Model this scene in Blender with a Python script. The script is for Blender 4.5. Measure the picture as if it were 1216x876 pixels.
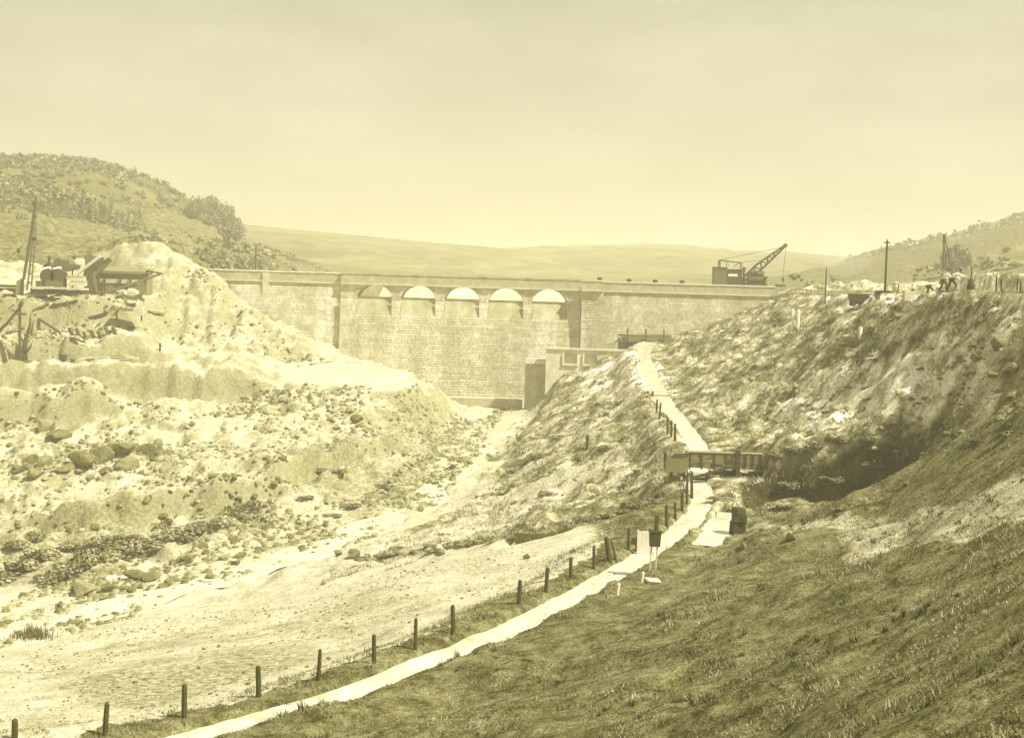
import bpy, math, random
import numpy as np
from mathutils import Vector, Matrix
for o in list(bpy.data.objects): bpy.data.objects.remove(o, do_unlink=True)
scene = bpy.context.scene
C = scene.collection

# ---------------------------------------------------------------- camera
F = 1468.0; CX, CY = 608.0, 438.0          # focal length and centre, in photograph pixels
pitch = math.atan(73/F); roll = math.atan(0.03)
fwd = Vector((0, math.cos(pitch), -math.sin(pitch)))
r0 = Vector((1, 0, 0)); u0 = r0.cross(fwd)
rgt = r0*math.cos(roll) + u0*math.sin(roll)
upv = rgt.cross(fwd)
cam_d = bpy.data.cameras.new('camera'); cam = bpy.data.objects.new('camera', cam_d); C.objects.link(cam)
cam_d.sensor_width = 36; cam_d.lens = 36*F/1216; cam_d.clip_end = 6000; cam_d.clip_start = 0.1
m = Matrix((rgt, upv, -fwd)).transposed().to_4x4(); cam.matrix_world = m
scene.camera = cam

# ---------------------------------------------------------------- light
SUN_AZ, SUN_EL = math.radians(-24), math.radians(52)     # azimuth measured from +x towards +y
sd = Vector((math.cos(SUN_AZ)*math.cos(SUN_EL), math.sin(SUN_AZ)*math.cos(SUN_EL), math.sin(SUN_EL)))
sl = bpy.data.lights.new('sun', 'SUN'); sl.energy = 5.0; sl.angle = math.radians(0.6); sl.color = (1, 0.96, 0.86)
sun = bpy.data.objects.new('sun', sl); C.objects.link(sun)
sun.rotation_euler = sd.to_track_quat('Z', 'Y').to_euler(); sun.location = (0, 0, 80)
w = bpy.data.worlds.new('World'); scene.world = w; w.use_nodes = True
nt = w.node_tree; nt.nodes.clear()
N = nt.nodes.new; L = nt.links.new
sky = N('ShaderNodeTexSky'); sky.sky_type = 'NISHITA'; sky.sun_disc = False
sky.sun_elevation = SUN_EL; sky.sun_rotation = math.pi/2 - SUN_AZ; sky.dust_density = 4; sky.air_density = 1.0
bw = N('ShaderNodeRGBToBW'); L(sky.outputs[0], bw.inputs[0])
cl = N('ShaderNodeMath'); cl.operation = 'POWER'; L(bw.outputs[0], cl.inputs[0]); cl.inputs[1].default_value = 0.15
tc = N('ShaderNodeTexCoord'); mp = N('ShaderNodeMapping'); mp.inputs['Scale'].default_value = (1.1, 1.1, 3.4)
L(tc.outputs['Generated'], mp.inputs[0])
nz = N('ShaderNodeTexNoise'); nz.inputs['Scale'].default_value = 5.0; nz.inputs['Detail'].default_value = 7; nz.inputs['Roughness'].default_value = .55
L(mp.outputs[0], nz.inputs['Vector'])
rmp = N('ShaderNodeMapRange'); L(nz.outputs[0], rmp.inputs[0])
rmp.inputs[1].default_value = .3; rmp.inputs[2].default_value = .7; rmp.inputs[3].default_value = .76; rmp.inputs[4].default_value = 1.13
ml = N('ShaderNodeMath'); ml.operation = 'MULTIPLY'; L(cl.outputs[0], ml.inputs[0]); L(rmp.outputs[0], ml.inputs[1])
tint = N('ShaderNodeMix'); tint.data_type = 'RGBA'; tint.blend_type = 'MULTIPLY'; tint.inputs[0].default_value = 1
L(ml.outputs[0], tint.inputs[6]); tint.inputs[7].default_value = (1.0, 0.96, 0.78, 1)
bg = N('ShaderNodeBackground'); bg.inputs['Strength'].default_value = 0.222
L(tint.outputs[2], bg.inputs[0]); wo = N('ShaderNodeOutputWorld'); L(bg.outputs[0], wo.inputs[0])
scene.view_settings.view_transform = 'Standard'; scene.view_settings.look = 'None'
scene.view_settings.exposure = 0.97; scene.view_settings.gamma = 1
scene.render.engine = 'CYCLES'; scene.cycles.max_bounces = 5; scene.cycles.volume_bounces = 1
scene.cycles.volume_step_rate = 4

# ---------------------------------------------------------------- helpers
rng = np.random.default_rng(7); random.seed(7)
def W(px, py, d):
    """world point at distance d (metres along the valley) seen at a photograph pixel"""
    v = fwd + rgt*((px-CX)/F) + upv*((CY-py)/F)
    return v*(d/v.y)
def ramp_col(l):
    """the print's tone scale: dark olive to cream"""
    return (l*1.04, l*0.975, l*min(.84, .03+.88*l**.5))
def hash2(ix, iy, s):
    h = (ix*374761393 + iy*668265263 + s*362437) & 0xffffffff
    h = ((h ^ (h >> 13))*1274126177) & 0xffffffff
    return ((h ^ (h >> 16)) & 0xffff)/65535.0
def vnoise(x, y, s=0):
    x = np.asarray(x, float); y = np.asarray(y, float)
    ix = np.floor(x).astype(np.int64); iy = np.floor(y).astype(np.int64); fx = x-ix; fy = y-iy
    fx = fx*fx*fx*(fx*(fx*6-15)+10); fy = fy*fy*fy*(fy*(fy*6-15)+10)
    a = hash2(ix, iy, s); b = hash2(ix+1, iy, s); c = hash2(ix, iy+1, s); d = hash2(ix+1, iy+1, s)
    return (a+(b-a)*fx+(c-a)*fy+(a-b-c+d)*fx*fy)*2-1
def fbm(x, y, wl, oct=4, s=0, gain=.5):
    t = 0; a = 1; k = 1/wl
    for i in range(oct):
        ca, sa = math.cos(i*1.1+.3), math.sin(i*1.1+.3)
        t = t + a*vnoise((x*ca-y*sa)*k+i*17.3, (x*sa+y*ca)*k+i*9.1, s+i); a *= gain; k *= 2.03
    return t
def sstep(a, b, x):
    t = np.clip((x-a)/(b-a), 0, 1); return t*t*(3-2*t)
def seg_dist(X, Y, pts):
    """distance to a polyline, z of the nearest point on it, signed side (left +), arc parameter"""
    best = np.full(np.shape(X), 1e9); zz = np.zeros(np.shape(X)); side = np.zeros(np.shape(X)); arc = np.zeros(np.shape(X)); s0 = 0
    for a, b in zip(pts[:-1], pts[1:]):
        dx, dy = b[0]-a[0], b[1]-a[1]; l2 = dx*dx+dy*dy; ln = math.sqrt(l2)
        t = np.clip(((X-a[0])*dx+(Y-a[1])*dy)/l2, 0, 1)
        d = np.hypot(X-a[0]-t*dx, Y-a[1]-t*dy); k = d < best
        best = np.where(k, d, best); zz = np.where(k, a[2]+t*(b[2]-a[2]), zz)
        side = np.where(k, np.sign(dx*(Y-a[1])-dy*(X-a[0])), side); arc = np.where(k, s0+t*ln, arc); s0 += ln
    return best, zz, side, arc
def smooth_line(pts, n=6):
    """Catmull-Rom through 3-D points"""
    P = [Vector(p) for p in pts]; P = [P[0]*2-P[1]]+P+[P[-1]*2-P[-2]]; out = []
    for i in range(1, len(P)-2):
        for k in range(n):
            t = k/n; a, b, c, d = P[i-1:i+3]
            out.append(.5*((2*b)+(c-a)*t+(2*a-5*b+4*c-d)*t*t+(3*b-a-3*c+d)*t**3))
    out.append(P[-2]); return out
def inpoly(X, Y, poly):
    r = np.zeros(np.shape(X), bool); n = len(poly)
    for i in range(n):
        x0, y0 = poly[i][:2]; x1, y1 = poly[(i+1) % n][:2]
        if y0 == y1: continue
        c = ((y0 > Y) != (y1 > Y)) & (X < (x1-x0)*(Y-y0)/(y1-y0)+x0); r ^= c
    return r
def tag(o, label=None, cat=None, group=None, kind=None):
    if label: o['label'] = label
    if cat: o['category'] = cat
    if group: o['group'] = group
    if kind: o['kind'] = kind
    return o
def empty(name, loc, rz=0, label=None, cat=None, group=None):
    o = bpy.data.objects.new(name, None); C.objects.link(o); o.location = loc; o.rotation_euler = (0, 0, rz)
    o.empty_display_size = .3
    return tag(o, label, cat, group)
def copy_tree(o, parent=None):
    c = o.copy(); C.objects.link(c); c.parent = parent
    for ch in o.children: copy_tree(ch, c)
    return c
class MB:
    """collects shapes into one mesh"""
    def __init__(s): s.v = []; s.f = []; s.t = []; s.tone = 1.0
    def add(s, vs, fs):
        n = len(s.v); s.v += [tuple(p) for p in vs]; s.f += [tuple(i+n for i in f) for f in fs]; s.t += [s.tone]*len(vs)
        return s
    def box(s, c, size, rz=0, rx=0, ry=0, taper=1):
        hx, hy, hz = size[0]/2, size[1]/2, size[2]/2
        R = Matrix.Rotation(rz, 3, 'Z') @ Matrix.Rotation(ry, 3, 'Y') @ Matrix.Rotation(rx, 3, 'X'); c = Vector(c); vs = []
        for z in (-1, 1):
            k = taper if z > 0 else 1
            for x, y in ((-1, -1), (1, -1), (1, 1), (-1, 1)): vs.append(c+R @ Vector((x*hx*k, y*hy*k, z*hz)))
        return s.add(vs, [(3, 2, 1, 0), (4, 5, 6, 7), (0, 1, 5, 4), (1, 2, 6, 5), (2, 3, 7, 6), (3, 0, 4, 7)])
    def beam(s, a, b, w, h=None, up=(0, 0, 1)):
        a = Vector(a); b = Vector(b); h = h or w; d = (b-a).normalized(); u = Vector(up)
        if abs(d.dot(u)) > .98: u = Vector((0, 1, 0))
        r = d.cross(u).normalized(); u = r.cross(d); vs = []
        for p in (a, b):
            for x, y in ((-1, -1), (1, -1), (1, 1), (-1, 1)): vs.append(p+r*(x*w/2)+u*(y*h/2))
        return s.add(vs, [(3, 2, 1, 0), (4, 5, 6, 7), (0, 1, 5, 4), (1, 2, 6, 5), (2, 3, 7, 6), (3, 0, 4, 7)])
    def tube(s, pts, rad, n=8, cap=True):
        P = [Vector(p) for p in pts]; R = rad if isinstance(rad, (list, tuple)) else [rad]*len(P); vs = []; fs = []
        for i, p in enumerate(P):
            d = (P[min(i+1, len(P)-1)]-P[max(i-1, 0)]).normalized()
            u = Vector((0, 0, 1)) if abs(d.z) < .9 else Vector((1, 0, 0))
            r = d.cross(u).normalized(); u = r.cross(d)
            for k in range(n):
                a = 2*math.pi*k/n; vs.append(p+r*(math.cos(a)*R[i])-u*(math.sin(a)*R[i]))
        for i in range(len(P)-1):
            for k in range(n): fs.append((i*n+k, i*n+(k+1) % n, (i+1)*n+(k+1) % n, (i+1)*n+k))
        if cap: fs.append(tuple(range(n))[::-1]); fs.append(tuple((len(P)-1)*n+k for k in range(n)))
        return s.add(vs, fs)
    def prism(s, poly, y0, y1):
        """polygon in x-z extruded along y"""
        n = len(poly); vs = [(x, y0, z) for x, z in poly]+[(x, y1, z) for x, z in poly]
        fs = [tuple(range(n)), tuple(range(2*n-1, n-1, -1))]+[(i, n+i, n+(i+1) % n, (i+1) % n) for i in range(n)]
        return s.add(vs, fs)
    def build(s, name, mat, parent=None, smooth=False, bevel=0):
        me = bpy.data.meshes.new(name); me.from_pydata(s.v, [], s.f)
        at = me.attributes.new('tone', 'FLOAT', 'POINT'); at.data.foreach_set('value', np.array(s.t, np.float32))
        o = bpy.data.objects.new(name, me); C.objects.link(o); o.parent = parent
        if mat: me.materials.append(mat)
        if smooth: me.polygons.foreach_set('use_smooth', [True]*len(me.polygons))
        if bevel:
            b = o.modifiers.new('bevel', 'BEVEL'); b.width = bevel; b.segments = 1; b.limit_method = 'ANGLE'
        me.update(); return o
def np_mesh(name, V, Fc, mat, tone=None, smooth=False, attrs=None):
    """mesh from numpy arrays; Fc is (n,3) or (n,4)"""
    me = bpy.data.meshes.new(name); k = Fc.shape[1]
    me.vertices.add(len(V)); me.vertices.foreach_set('co', np.ascontiguousarray(V, np.float32).ravel())
    me.loops.add(Fc.size); me.loops.foreach_set('vertex_index', np.ascontiguousarray(Fc, np.int32).ravel())
    me.polygons.add(len(Fc)); me.polygons.foreach_set('loop_start', np.arange(0, Fc.size, k, dtype=np.int32))
    me.polygons.foreach_set('loop_total', np.full(len(Fc), k, np.int32))
    if smooth: me.polygons.foreach_set('use_smooth', np.ones(len(Fc), bool))
    A = dict(attrs or {})
    if tone is not None: A['tone'] = tone
    for nm, a in A.items():
        at = me.attributes.new(nm, 'FLOAT', 'POINT'); at.data.foreach_set('value', np.ascontiguousarray(a, np.float32))
    me.materials.append(mat); me.update(calc_edges=True); me.validate()
    o = bpy.data.objects.new(name, me); C.objects.link(o); return o

# ---------------------------------------------------------------- materials
class NT:
    def __init__(s, name):
        s.m = bpy.data.materials.new(name); s.m.use_nodes = True; s.t = s.m.node_tree; s.t.nodes.clear()
        s.out = s.n('ShaderNodeOutputMaterial'); s.b = s.n('ShaderNodeBsdfPrincipled'); s.l(s.b.outputs[0], s.out.inputs[0])
        s.b.inputs['Specular IOR Level'].default_value = .2
        s.pos = s.n('ShaderNodeNewGeometry').outputs['Position']
    def n(s, t): return s.t.nodes.new(t)
    def l(s, a, b): s.t.links.new(a, b)
    def noise(s, scale, detail=4, rough=.6, vec=None, stretch=None):
        x = s.n('ShaderNodeTexNoise'); x.inputs['Scale'].default_value = scale; x.inputs['Detail'].default_value = detail; x.inputs['Roughness'].default_value = rough
        v = vec or s.pos
        if stretch:
            mp = s.n('ShaderNodeMapping'); mp.inputs['Scale'].default_value = stretch; s.l(v, mp.inputs[0]); v = mp.outputs[0]
        s.l(v, x.inputs['Vector']); return x.outputs[0]
    def rng(s, v, a, b, c, d, smooth=False):
        x = s.n('ShaderNodeMapRange'); s.l(v, x.inputs[0])
        if smooth: x.interpolation_type = 'SMOOTHSTEP'
        for i, q in enumerate((a, b, c, d)): x.inputs[i+1].default_value = q
        return x.outputs[0]
    def math(s, op, a, b=None, clamp=False):
        x = s.n('ShaderNodeMath'); x.operation = op; x.use_clamp = clamp
        for i, q in enumerate((a, b)):
            if q is None: continue
            if isinstance(q, (int, float)): x.inputs[i].default_value = q
            else: s.l(q, x.inputs[i])
        return x.outputs[0]
    def attr(s, name):
        x = s.n('ShaderNodeAttribute'); x.attribute_name = name; return x.outputs['Fac']
    def mix(s, f, a, b):
        x = s.n('ShaderNodeMix'); x.data_type = 'FLOAT'
        for i, q in ((0, f), (2, a), (3, b)):
            if isinstance(q, (int, float)): x.inputs[i].default_value = q
            else: s.l(q, x.inputs[i])
        return x.outputs[0]
    def tone(s, v):
        """scalar reflectance -> print colour"""
        r = s.n('ShaderNodeValToRGB'); e = r.color_ramp.elements
        ls = (0, .02, .06, .14, .28, .5, .8, 1.0)
        e[0].position = 0; e[0].color = (0, 0, 0, 1); e[1].position = 1; e[1].color = (*ramp_col(.85), 1)
        for q in ls[1:-1]:
            x = e.new(q); x.color = (*ramp_col(q), 1)
        s.l(v, r.inputs[0]); s.l(r.outputs[0], s.b.inputs['Base Color'])
    def bump(s, h, dist, strength=1):
        b = s.n('ShaderNodeBump'); b.inputs['Distance'].default_value = dist; b.inputs['Strength'].default_value = strength
        s.l(h, b.inputs['Height']); s.l(b.outputs[0], s.b.inputs['Normal'])
def simple(name, lum, var=.25, scale=3, rough=.85, stretch=None, bump=0, spec=.2, usetone=False):
    m = NT(name); n = m.noise(scale, 5, .6, stretch=stretch)
    v = m.rng(n, .3, .7, lum*(1-var), lum*(1+var))
    if usetone: v = m.math('MULTIPLY', v, m.attr('tone'))
    m.tone(v); m.b.inputs['Roughness'].default_value = rough; m.b.inputs['Specular IOR Level'].default_value = spec
    if bump: m.bump(n, bump)
    return m.m
M = {}
M['wood'] = simple('weathered_wood', .06, .5, 6, stretch=(6, 6, .8), bump=.01)
M['wood_mid'] = simple('grey_wood', .19, .4, 5, stretch=(1, 6, 6), bump=.01)
M['wood_pale'] = simple('pale_wood', .5, .25, 5, stretch=(1, 6, 6), bump=.01)
M['iron'] = simple('dark_iron', .05, .4, 5, rough=.6, spec=.4)
M['iron_mid'] = simple('grey_iron', .12, .3, 4, rough=.6, spec=.4)
M['white'] = simple('white_paint', .78, .08, 4)
M['cable'] = simple('cable', .08, .2, 4)
M['skin'] = simple('skin', .35, .1, 4); M['cloth_white'] = simple('white_shirt', .75, .08, 12); M['cloth_dark'] = simple('dark_cloth', .07, .3, 9)
M['stone'] = simple('stone', .21, .35, 2.5, bump=.05, usetone=True)
M['stone_pale'] = simple('pale_stone', .58, .2, 2.5, bump=.04)
M['leaf'] = simple('leaves', .21, .45, 1.5, usetone=True)
M['leaf_far'] = simple('leaves_far', .17, .3, .3, usetone=True)
M['bark'] = simple('bark', .07, .4, 4)
M['grass'] = simple('grass_blades', .23, .55, .7, usetone=True)
M['rush'] = simple('rush_stems', .12, .4, 5, usetone=True)
# ---------------------------------------------------------------- ground: measured points -> smooth surface -> carved features
CP = []                                    # (photo x, photo y, distance)
def cps(s):
    for q in s.split(';'):
        q = q.strip()
        if q:
            a, b, c = map(float, q.split(',')); CP.append(W(a, b, c))
LEAT_PX = [(-60,950,34),(100,908,38),(200,882,40.5),(275,861,42.5),(400,826,44.5),(500,788,47.5),(600,747,52),(680,708,58),(750,668,64),(800,634,70),(830,605,76),(833,582,81),
           (826,562,86),(832,536,93),(812,505,103),(790,478,117),(776,455,132),(768,432,149),(764,418,163),(775,408,174)]
LEAT = smooth_line([W(*p) for p in LEAT_PX], 8)
for p in LEAT_PX: CP.append(W(*p))
# grass slope in the right foreground
cps('''1216,876,15; 1100,876,19.5; 1000,876,24; 900,876,28; 800,876,31.5; 700,876,34.5; 600,876,37; 450,876,40;
1216,790,20;1216,700,28;1100,750,30;1000,800,30;1000,700,42;900,800,34;900,700,49;800,800,38.5;800,720,52;700,780,46;600,800,44.5;
1216,640,35;1100,640,49;1000,640,56;900,660,58;850,680,59;1216,590,43;1100,590,57;1000,605,63;950,612,66;''')
CP.append(Vector((0, 0, -1.7))); CP.append(Vector((8, 4, -.6))); CP.append(Vector((-10, 6, -5))); CP.append(Vector((30, 10, 6))); CP.append(Vector((-30, 20, -13)))
# gully: near rim, floor, head of the far wall
cps('''1000,594,70;1060,566,69;1110,540,67;930,600,73;''')
for px, py, d in ((1105,540,73),(1040,568,75.5),(980,588,77.5),(920,602,79),(880,610,79.5)): CP.append(W(px, py+8, d))
for px, py, d in ((1110,506,75.5),(1040,513,78.5),(980,519,81),(930,530,83),(900,545,84)): CP.append(W(px, py, d))
cps('''870,640,68;855,622,71;850,612,74;''')
# right hillside above the gully
cps('''1216,545,50;1160,520,62;1216,490,58;1216,450,63;1216,400,68;1216,350,74;1150,450,72;1100,470,78;1050,450,86;1000,480,88;950,450,104;950,500,94;900,480,106;900,440,116;850,450,126;
870,510,99;860,480,110;820,430,147;850,410,146;900,400,142;950,400,124;1000,400,106;1050,400,92.3;1100,400,83.5;1150,400,76.6;
1150,348,82;1100,348,88;1050,349,100;1000,350,122;960,350,146;930,348,172;900,370,165;860,392,166;820,402,168;790,412,167;1216,350,95;1150,346,100;1100,346,115;1050,346,130''')
# right bank between leat and river
cps('''790,600,79;740,600,79;700,618,76;680,625,75;760,640,70;700,655,66;640,690,63;740,560,93;700,520,113;740,500,112;720,470,136;740,440,153;700,440,163;660,450,168;640,470,166;620,490,163;
600,510,152;640,520,132;600,550,124;560,570,119;650,570,104;600,600,103;560,620,98;640,620,85;700,580,93''')
for px, py, d in ((780,592,82),(735,605,81),(690,618,80)): CP.append(W(px, py+14, d-1.5))
# field between fence and river
cps('''0,876,39.5;0,800,61;0,770,73;100,790,60;100,760,70;200,760,65;200,725,77;300,750,62;300,710,78;400,720,66;400,690,78;500,690,68;500,672,76;600,680,66;600,655,74;430,760,56;520,725,58;-60,800,58''')
# river bed
RIVER_PX = [(-90,775,74),(0,760,77),(60,742,80),(200,702,86),(290,680,90.5),(370,652,96),(430,628,101),(490,600,110),(520,572,119),(545,545,131),(560,520,146),(585,500,161),(600,488,171)]
RIVER = smooth_line([W(*p) for p in RIVER_PX], 6)
for p in RIVER_PX: CP.append(W(*p))
cps('''450,655,90;500,648,90;560,640,87;450,668,84;520,660,82;600,648,80''')
# left bank of the river and the levels behind it
cps('''0,690,94;0,640,103;0,600,110;100,670,95;100,620,104;100,595,110;200,665,97;200,610,106;200,585,110;270,640,99;330,600,107;330,545,117;400,600,109;400,530,126;450,580,117;440,515,133;
0,560,118;100,560,116;100,530,126;200,550,119;260,560,115;250,505,135;0,512,132;100,512,132;180,510,133;
0,498,134.5;0,478,136;110,492,136;110,468,139;20,466,143;20,447,144.2;150,474,142;150,444,146.2;280,466,146;280,436,150;220,490,138;320,480,142;
330,447,150;330,432,160;400,430,164;480,440,160;498,456,152;420,466,146;470,472,147;430,490,140;520,480,156;545,478,170;530,500,152;480,500,143;400,500,137;350,520,129;500,530,139;
30,432,149;100,432,149;180,432,151;240,425,157;30,410,152;30,385,153.5;30,362,155.5;100,410,152;100,385,154;100,360,156;150,400,154;150,375,156;150,358,160;200,405,159;200,382,163;
50,347,160;0,347,160;110,347,163;50,340,170;20,302,186;80,310,188;0,277,206;100,287,203;-80,340,160;-80,280,200;-80,440,146;-80,520,132;-80,620,108;-80,700,92;
135,283,181;155,283,180;185,288,179;220,306,177;260,334,175;300,364,173;340,394,171;400,427,169;172,352,162;188,322,171;195,374,163;250,392,163;300,410,162;330,425,164;120,330,175;150,320,174''')
# the drained basin behind the dam, and far left and right
for x, y, z in ((-40,186,-4),(-20,186,-7),(0,186,-9),(20,186,-6),(32,187,-1),(-40,230,-4),(0,230,-8),(30,230,-3),(-40,320,0),(0,320,0),(40,320,2),(-90,230,14),(-90,320,22),(-150,200,14),(-150,320,26),(-150,120,-10),
                (-150,60,-16),(-120,160,0),(90,130,4),(150,130,12),(150,60,16),(150,220,22),(90,220,8),(60,190,4.6),(60,260,5),(150,320,30),(90,320,12),(-60,186,5),(-55,200,8),(45,190,4.2),(60,60,4),(60,30,8)):
    CP.append(Vector((x, y, z)))
CPa = np.array([tuple(p) for p in CP])
def phi(r2): return np.sqrt(r2+1.0)
d2 = ((CPa[:, None, :2]-CPa[None, :, :2])**2).sum(-1)
n = len(CPa); A = np.zeros((n+3, n+3)); A[:n, :n] = -phi(d2)+np.eye(n)*0.06; A[:n, n] = 1; A[:n, n+1:] = CPa[:, :2]/100; A[n:, :n] = A[:n, n:].T
wts = np.linalg.solve(A, np.concatenate([CPa[:, 2], np.zeros(3)]))
def base_h(X, Y):
    out = np.zeros(X.size); xs = X.ravel(); ys = Y.ravel()
    for i in range(0, xs.size, 40000):
        a = xs[i:i+40000]; b = ys[i:i+40000]
        q = -phi((a[:, None]-CPa[None, :, 0])**2+(b[:, None]-CPa[None, :, 1])**2)
        out[i:i+40000] = q @ wts[:n]+wts[n]+(a*wts[n+1]+b*wts[n+2])/100
    return out.reshape(X.shape)
def axis(spec):
    o = [spec[0][0]]
    for a, b, s0, s1 in spec:
        x = a
        while x < b-1e-6:
            t = (x-a)/(b-a); x = min(b, x+s0+(s1-s0)*t); o.append(x)
    return np.array(o)
gx = axis([(-190,-62,5,.45),(-62,52,.36,.36),(52,190,.45,5)]); gy = axis([(-6,14,1.5,.4),(14,110,.3,.36),(110,190,.34,.42),(190,340,.8,5)])
GX, GY = np.meshgrid(gx, gy)
GZ = base_h(GX, GY)
PL = np.array([(p.x, p.y, p.z) for p in LEAT]); RV = np.array([(p.x, p.y, p.z) for p in RIVER])
dL, zL, sL, aL = seg_dist(GX, GY, PL); dR, zR, sR, aR = seg_dist(GX, GY, RV)
lx = np.interp(GY, PL[:, 1], PL[:, 0])                         # leat line as x(y)
right = sstep(-1.5, 1.5, GX-lx)                                # 1 on the hillside, 0 towards the river
# broken relief: tussocks on the hillside, hummocks and rills on the stripped ground
warp = fbm(GX, GY, 14, 3, 11)*3
ridg = 1-np.abs(fbm(GX*.85+warp*.4, GY*1.0+GX*.25, 3.2, 4, 21))
amp = .05+.95*sstep(40, 95, GY); rocky = right*sstep(58, 80, GY)*(GY < 185)
bankR = (1-right)*sstep(-2, 6, (GX-np.interp(GY, RV[:, 1], RV[:, 0]))-3)*sstep(74, 88, GY)
GZ += fbm(GX, GY, 12, 3, 3)*.22*sstep(20, 80, GY)
GZ += (ridg-.7)*(1.0*rocky+.8*bankR)+fbm(GX, GY, 2.4, 4, 31)*(.3*rocky+.34*bankR+.05)
GZ += right*(1-rocky)*(fbm(GX, GY, 4, 3, 33)*.36+np.abs(fbm(GX, GY, 1.5, 2, 35))*.16)*sstep(14, 24, GY)
hl = np.abs(fbm(GX*.8, GY, 1.3, 3, 44)); GZ += right*(1-rocky)*(hl-.3)*.13
leftm = (1-right)*sstep(88, 100, GY)*(1-bankR)
GZ += leftm*(fbm(GX*.6, GY, 6, 5, 51, .58)*.6+np.maximum(0, fbm(GX, GY, 2.2, 4, 55))*.5-np.maximum(0, .25-np.abs(fbm(GX*.8+GY*.3, GY*.5, 5, 3, 57)))*1.6)
gl = np.abs(fbm(GX*1.6+GY*.25, GY*.45, 3.4, 3, 61)); heap = sstep(156, 166, GY)*sstep(-55, -48, GX)*sstep(-14, -20, GX)*(GY < 180)
GZ += heap*(gl-.35)*1.1
# level ground along the top of the hillside
zpl = np.interp(GY, [60, 74, 82, 100, 122, 146, 175], [1.5, 1.66, 1.87, 2.0, 2.2, 2.45, 3.6])+fbm(GX, GY, 5, 3, 141)*.12
CRY = [60, 74, 82, 88, 100, 122, 146, 175]; CRX = [31.2, 30.7, 30.3, 29.6, 30.2, 32.6, 35.2, 38]
tcr = sstep(-.2, 2.2, GX-np.interp(GY, CRY, CRX)+fbm(GX, GY, 4, 3, 143)*.5)*sstep(60, 66, GY)*sstep(178, 170, GY)*sstep(62, 50, GX)
GZ = np.where((GX > 20) & (GY > 62) & (GY < 175) & (GX < 60), np.minimum(GZ, zpl+.1), GZ); GZ = GZ*(1-tcr)+zpl*tcr
def crest_d(px):
    d = np.arange(62, 178, .25); x = (W(px, 400, 1).x)*d; return float(d[np.argmax(x > np.interp(d, CRY, CRX))])
ZR = [W(*q) for q in ((120,283,182),(155,283,180),(185,288,179),(220,306,177),(260,334,175),(300,364,173),(340,394,171),(400,427,169),(500,459,160))]
zrl = np.interp(GX, [p.x for p in ZR], [p.z for p in ZR])+fbm(GX, GY, 3, 3, 145)*.35
GZ = np.where((GY > 158) & (GY < 181) & (GX > ZR[1].x) & (GX < -11), np.minimum(GZ, zrl+.1), GZ)
# the stepped working faces on the far left
def scarp(pts, h, width, ramp):
    """level ground pulled back behind a line and dropped sharply in front of it"""
    global GZ
    P = smooth_line([W(*p) for p in pts], 5); P = np.array([(p.x, p.y, p.z) for p in P]); wob = fbm(GX, GY, 3.5, 3, 71)*.8
    yl = np.interp(GX, P[:, 0], P[:, 1]); inside = sstep(P[0, 0]-3, P[0, 0]+3, GX)*sstep(P[-1, 0]+4, P[-1, 0]-3, GX)
    t = GY-yl+wob
    GZ = GZ+inside*h*(sstep(-width, width, t)-.5)*np.exp(-(t/ramp)**2)*2
scarp([(-70,490,134),(0,488,135.2),(60,482,136.5),(115,476,138)], 1.5, .45, 5)
scarp([(-60,458,143),(20,455,143.5),(90,452,144.5),(180,452,145),(300,450,147.5)], 1.7, .45, 4)
scarp([(-60,418,150),(20,416,150.5),(80,412,151),(150,412,152),(185,415,154)], 1.3, .4, 2.4)
scarp([(-60,376,154),(20,374,154.4),(80,372,154.8),(150,376,156)], 1.3, .4, 2.4)
scarp([(330,560,113),(380,548,119),(430,528,127),(470,515,134)], 1.2, .6, 4)
scarp([(20,615,105.5),(100,612,105.8),(180,600,107),(260,585,109),(320,568,112)], 1.2, .6, 3.5)
# gully walls
GU = smooth_line([W(1125,520,71.5), W(1100,546,72.8), W(1040,575,75.2), W(980,595,77.2), W(920,610,78.6), W(880,618,79.3), W(835,628,80), W(780,622,79.8), W(735,632,79.2), W(690,640,78.2), W(650,650,77)], 6)
GUa = np.array([(p.x, p.y, p.z) for p in GU]); dG, zG, sG, aG = seg_dist(GX, GY, GUa)
far = (sG < 0)                                               # side away from the camera
wob = fbm(GX, GY, 2.2, 3, 81)*.5
depth = np.where(GX > 9, 2.3, 1.6)*sstep(0, 3, aG)*(.45+.55*sstep(1, 9, aG))
cut = np.where(far, sstep(2.2, 1.5, dG+wob), sstep(3.5, .4, dG+wob*.5))
GZ -= cut*depth*1.15*np.where(np.abs(GX-lx) < 4.0, .3, 1)
GZ += np.where(far, np.exp(-((dG-2.8)/1.4)**2)*.5, 0)*sstep(0, 3, aG)*(dL > 4)
# room for the launder
lw = sstep(W(782, 550, 84).x, W(788, 550, 84).x, GX)*sstep(W(912, 550, 84).x, W(905, 550, 84).x, GX)*sstep(80.2, 81.5, GY)*sstep(87, 86, GY)
GZ = GZ*(1-lw)+np.minimum(GZ, -11.0)*lw
# leat: berm, then the channel itself
HW = .62+.16*sstep(85, 130, GY)
wob2 = fbm(GX, GY, 1.3, 3, 91)*.10
bl = sstep(4.2, 1.5, dL); GZ = GZ*(1-bl)+(zL+.18+wob2*1.3)*bl
ch = sstep(HW+.32, HW-.22, dL+wob2*.7); GZ = GZ*(1-ch)+(zL-.45)*ch
GZ += np.where(sL > 0, np.exp(-((dL-3.4)/.9)**2)*.16, np.exp(-((dL-1.9)/.7)**2)*.16)*(GY < 120)
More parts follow.
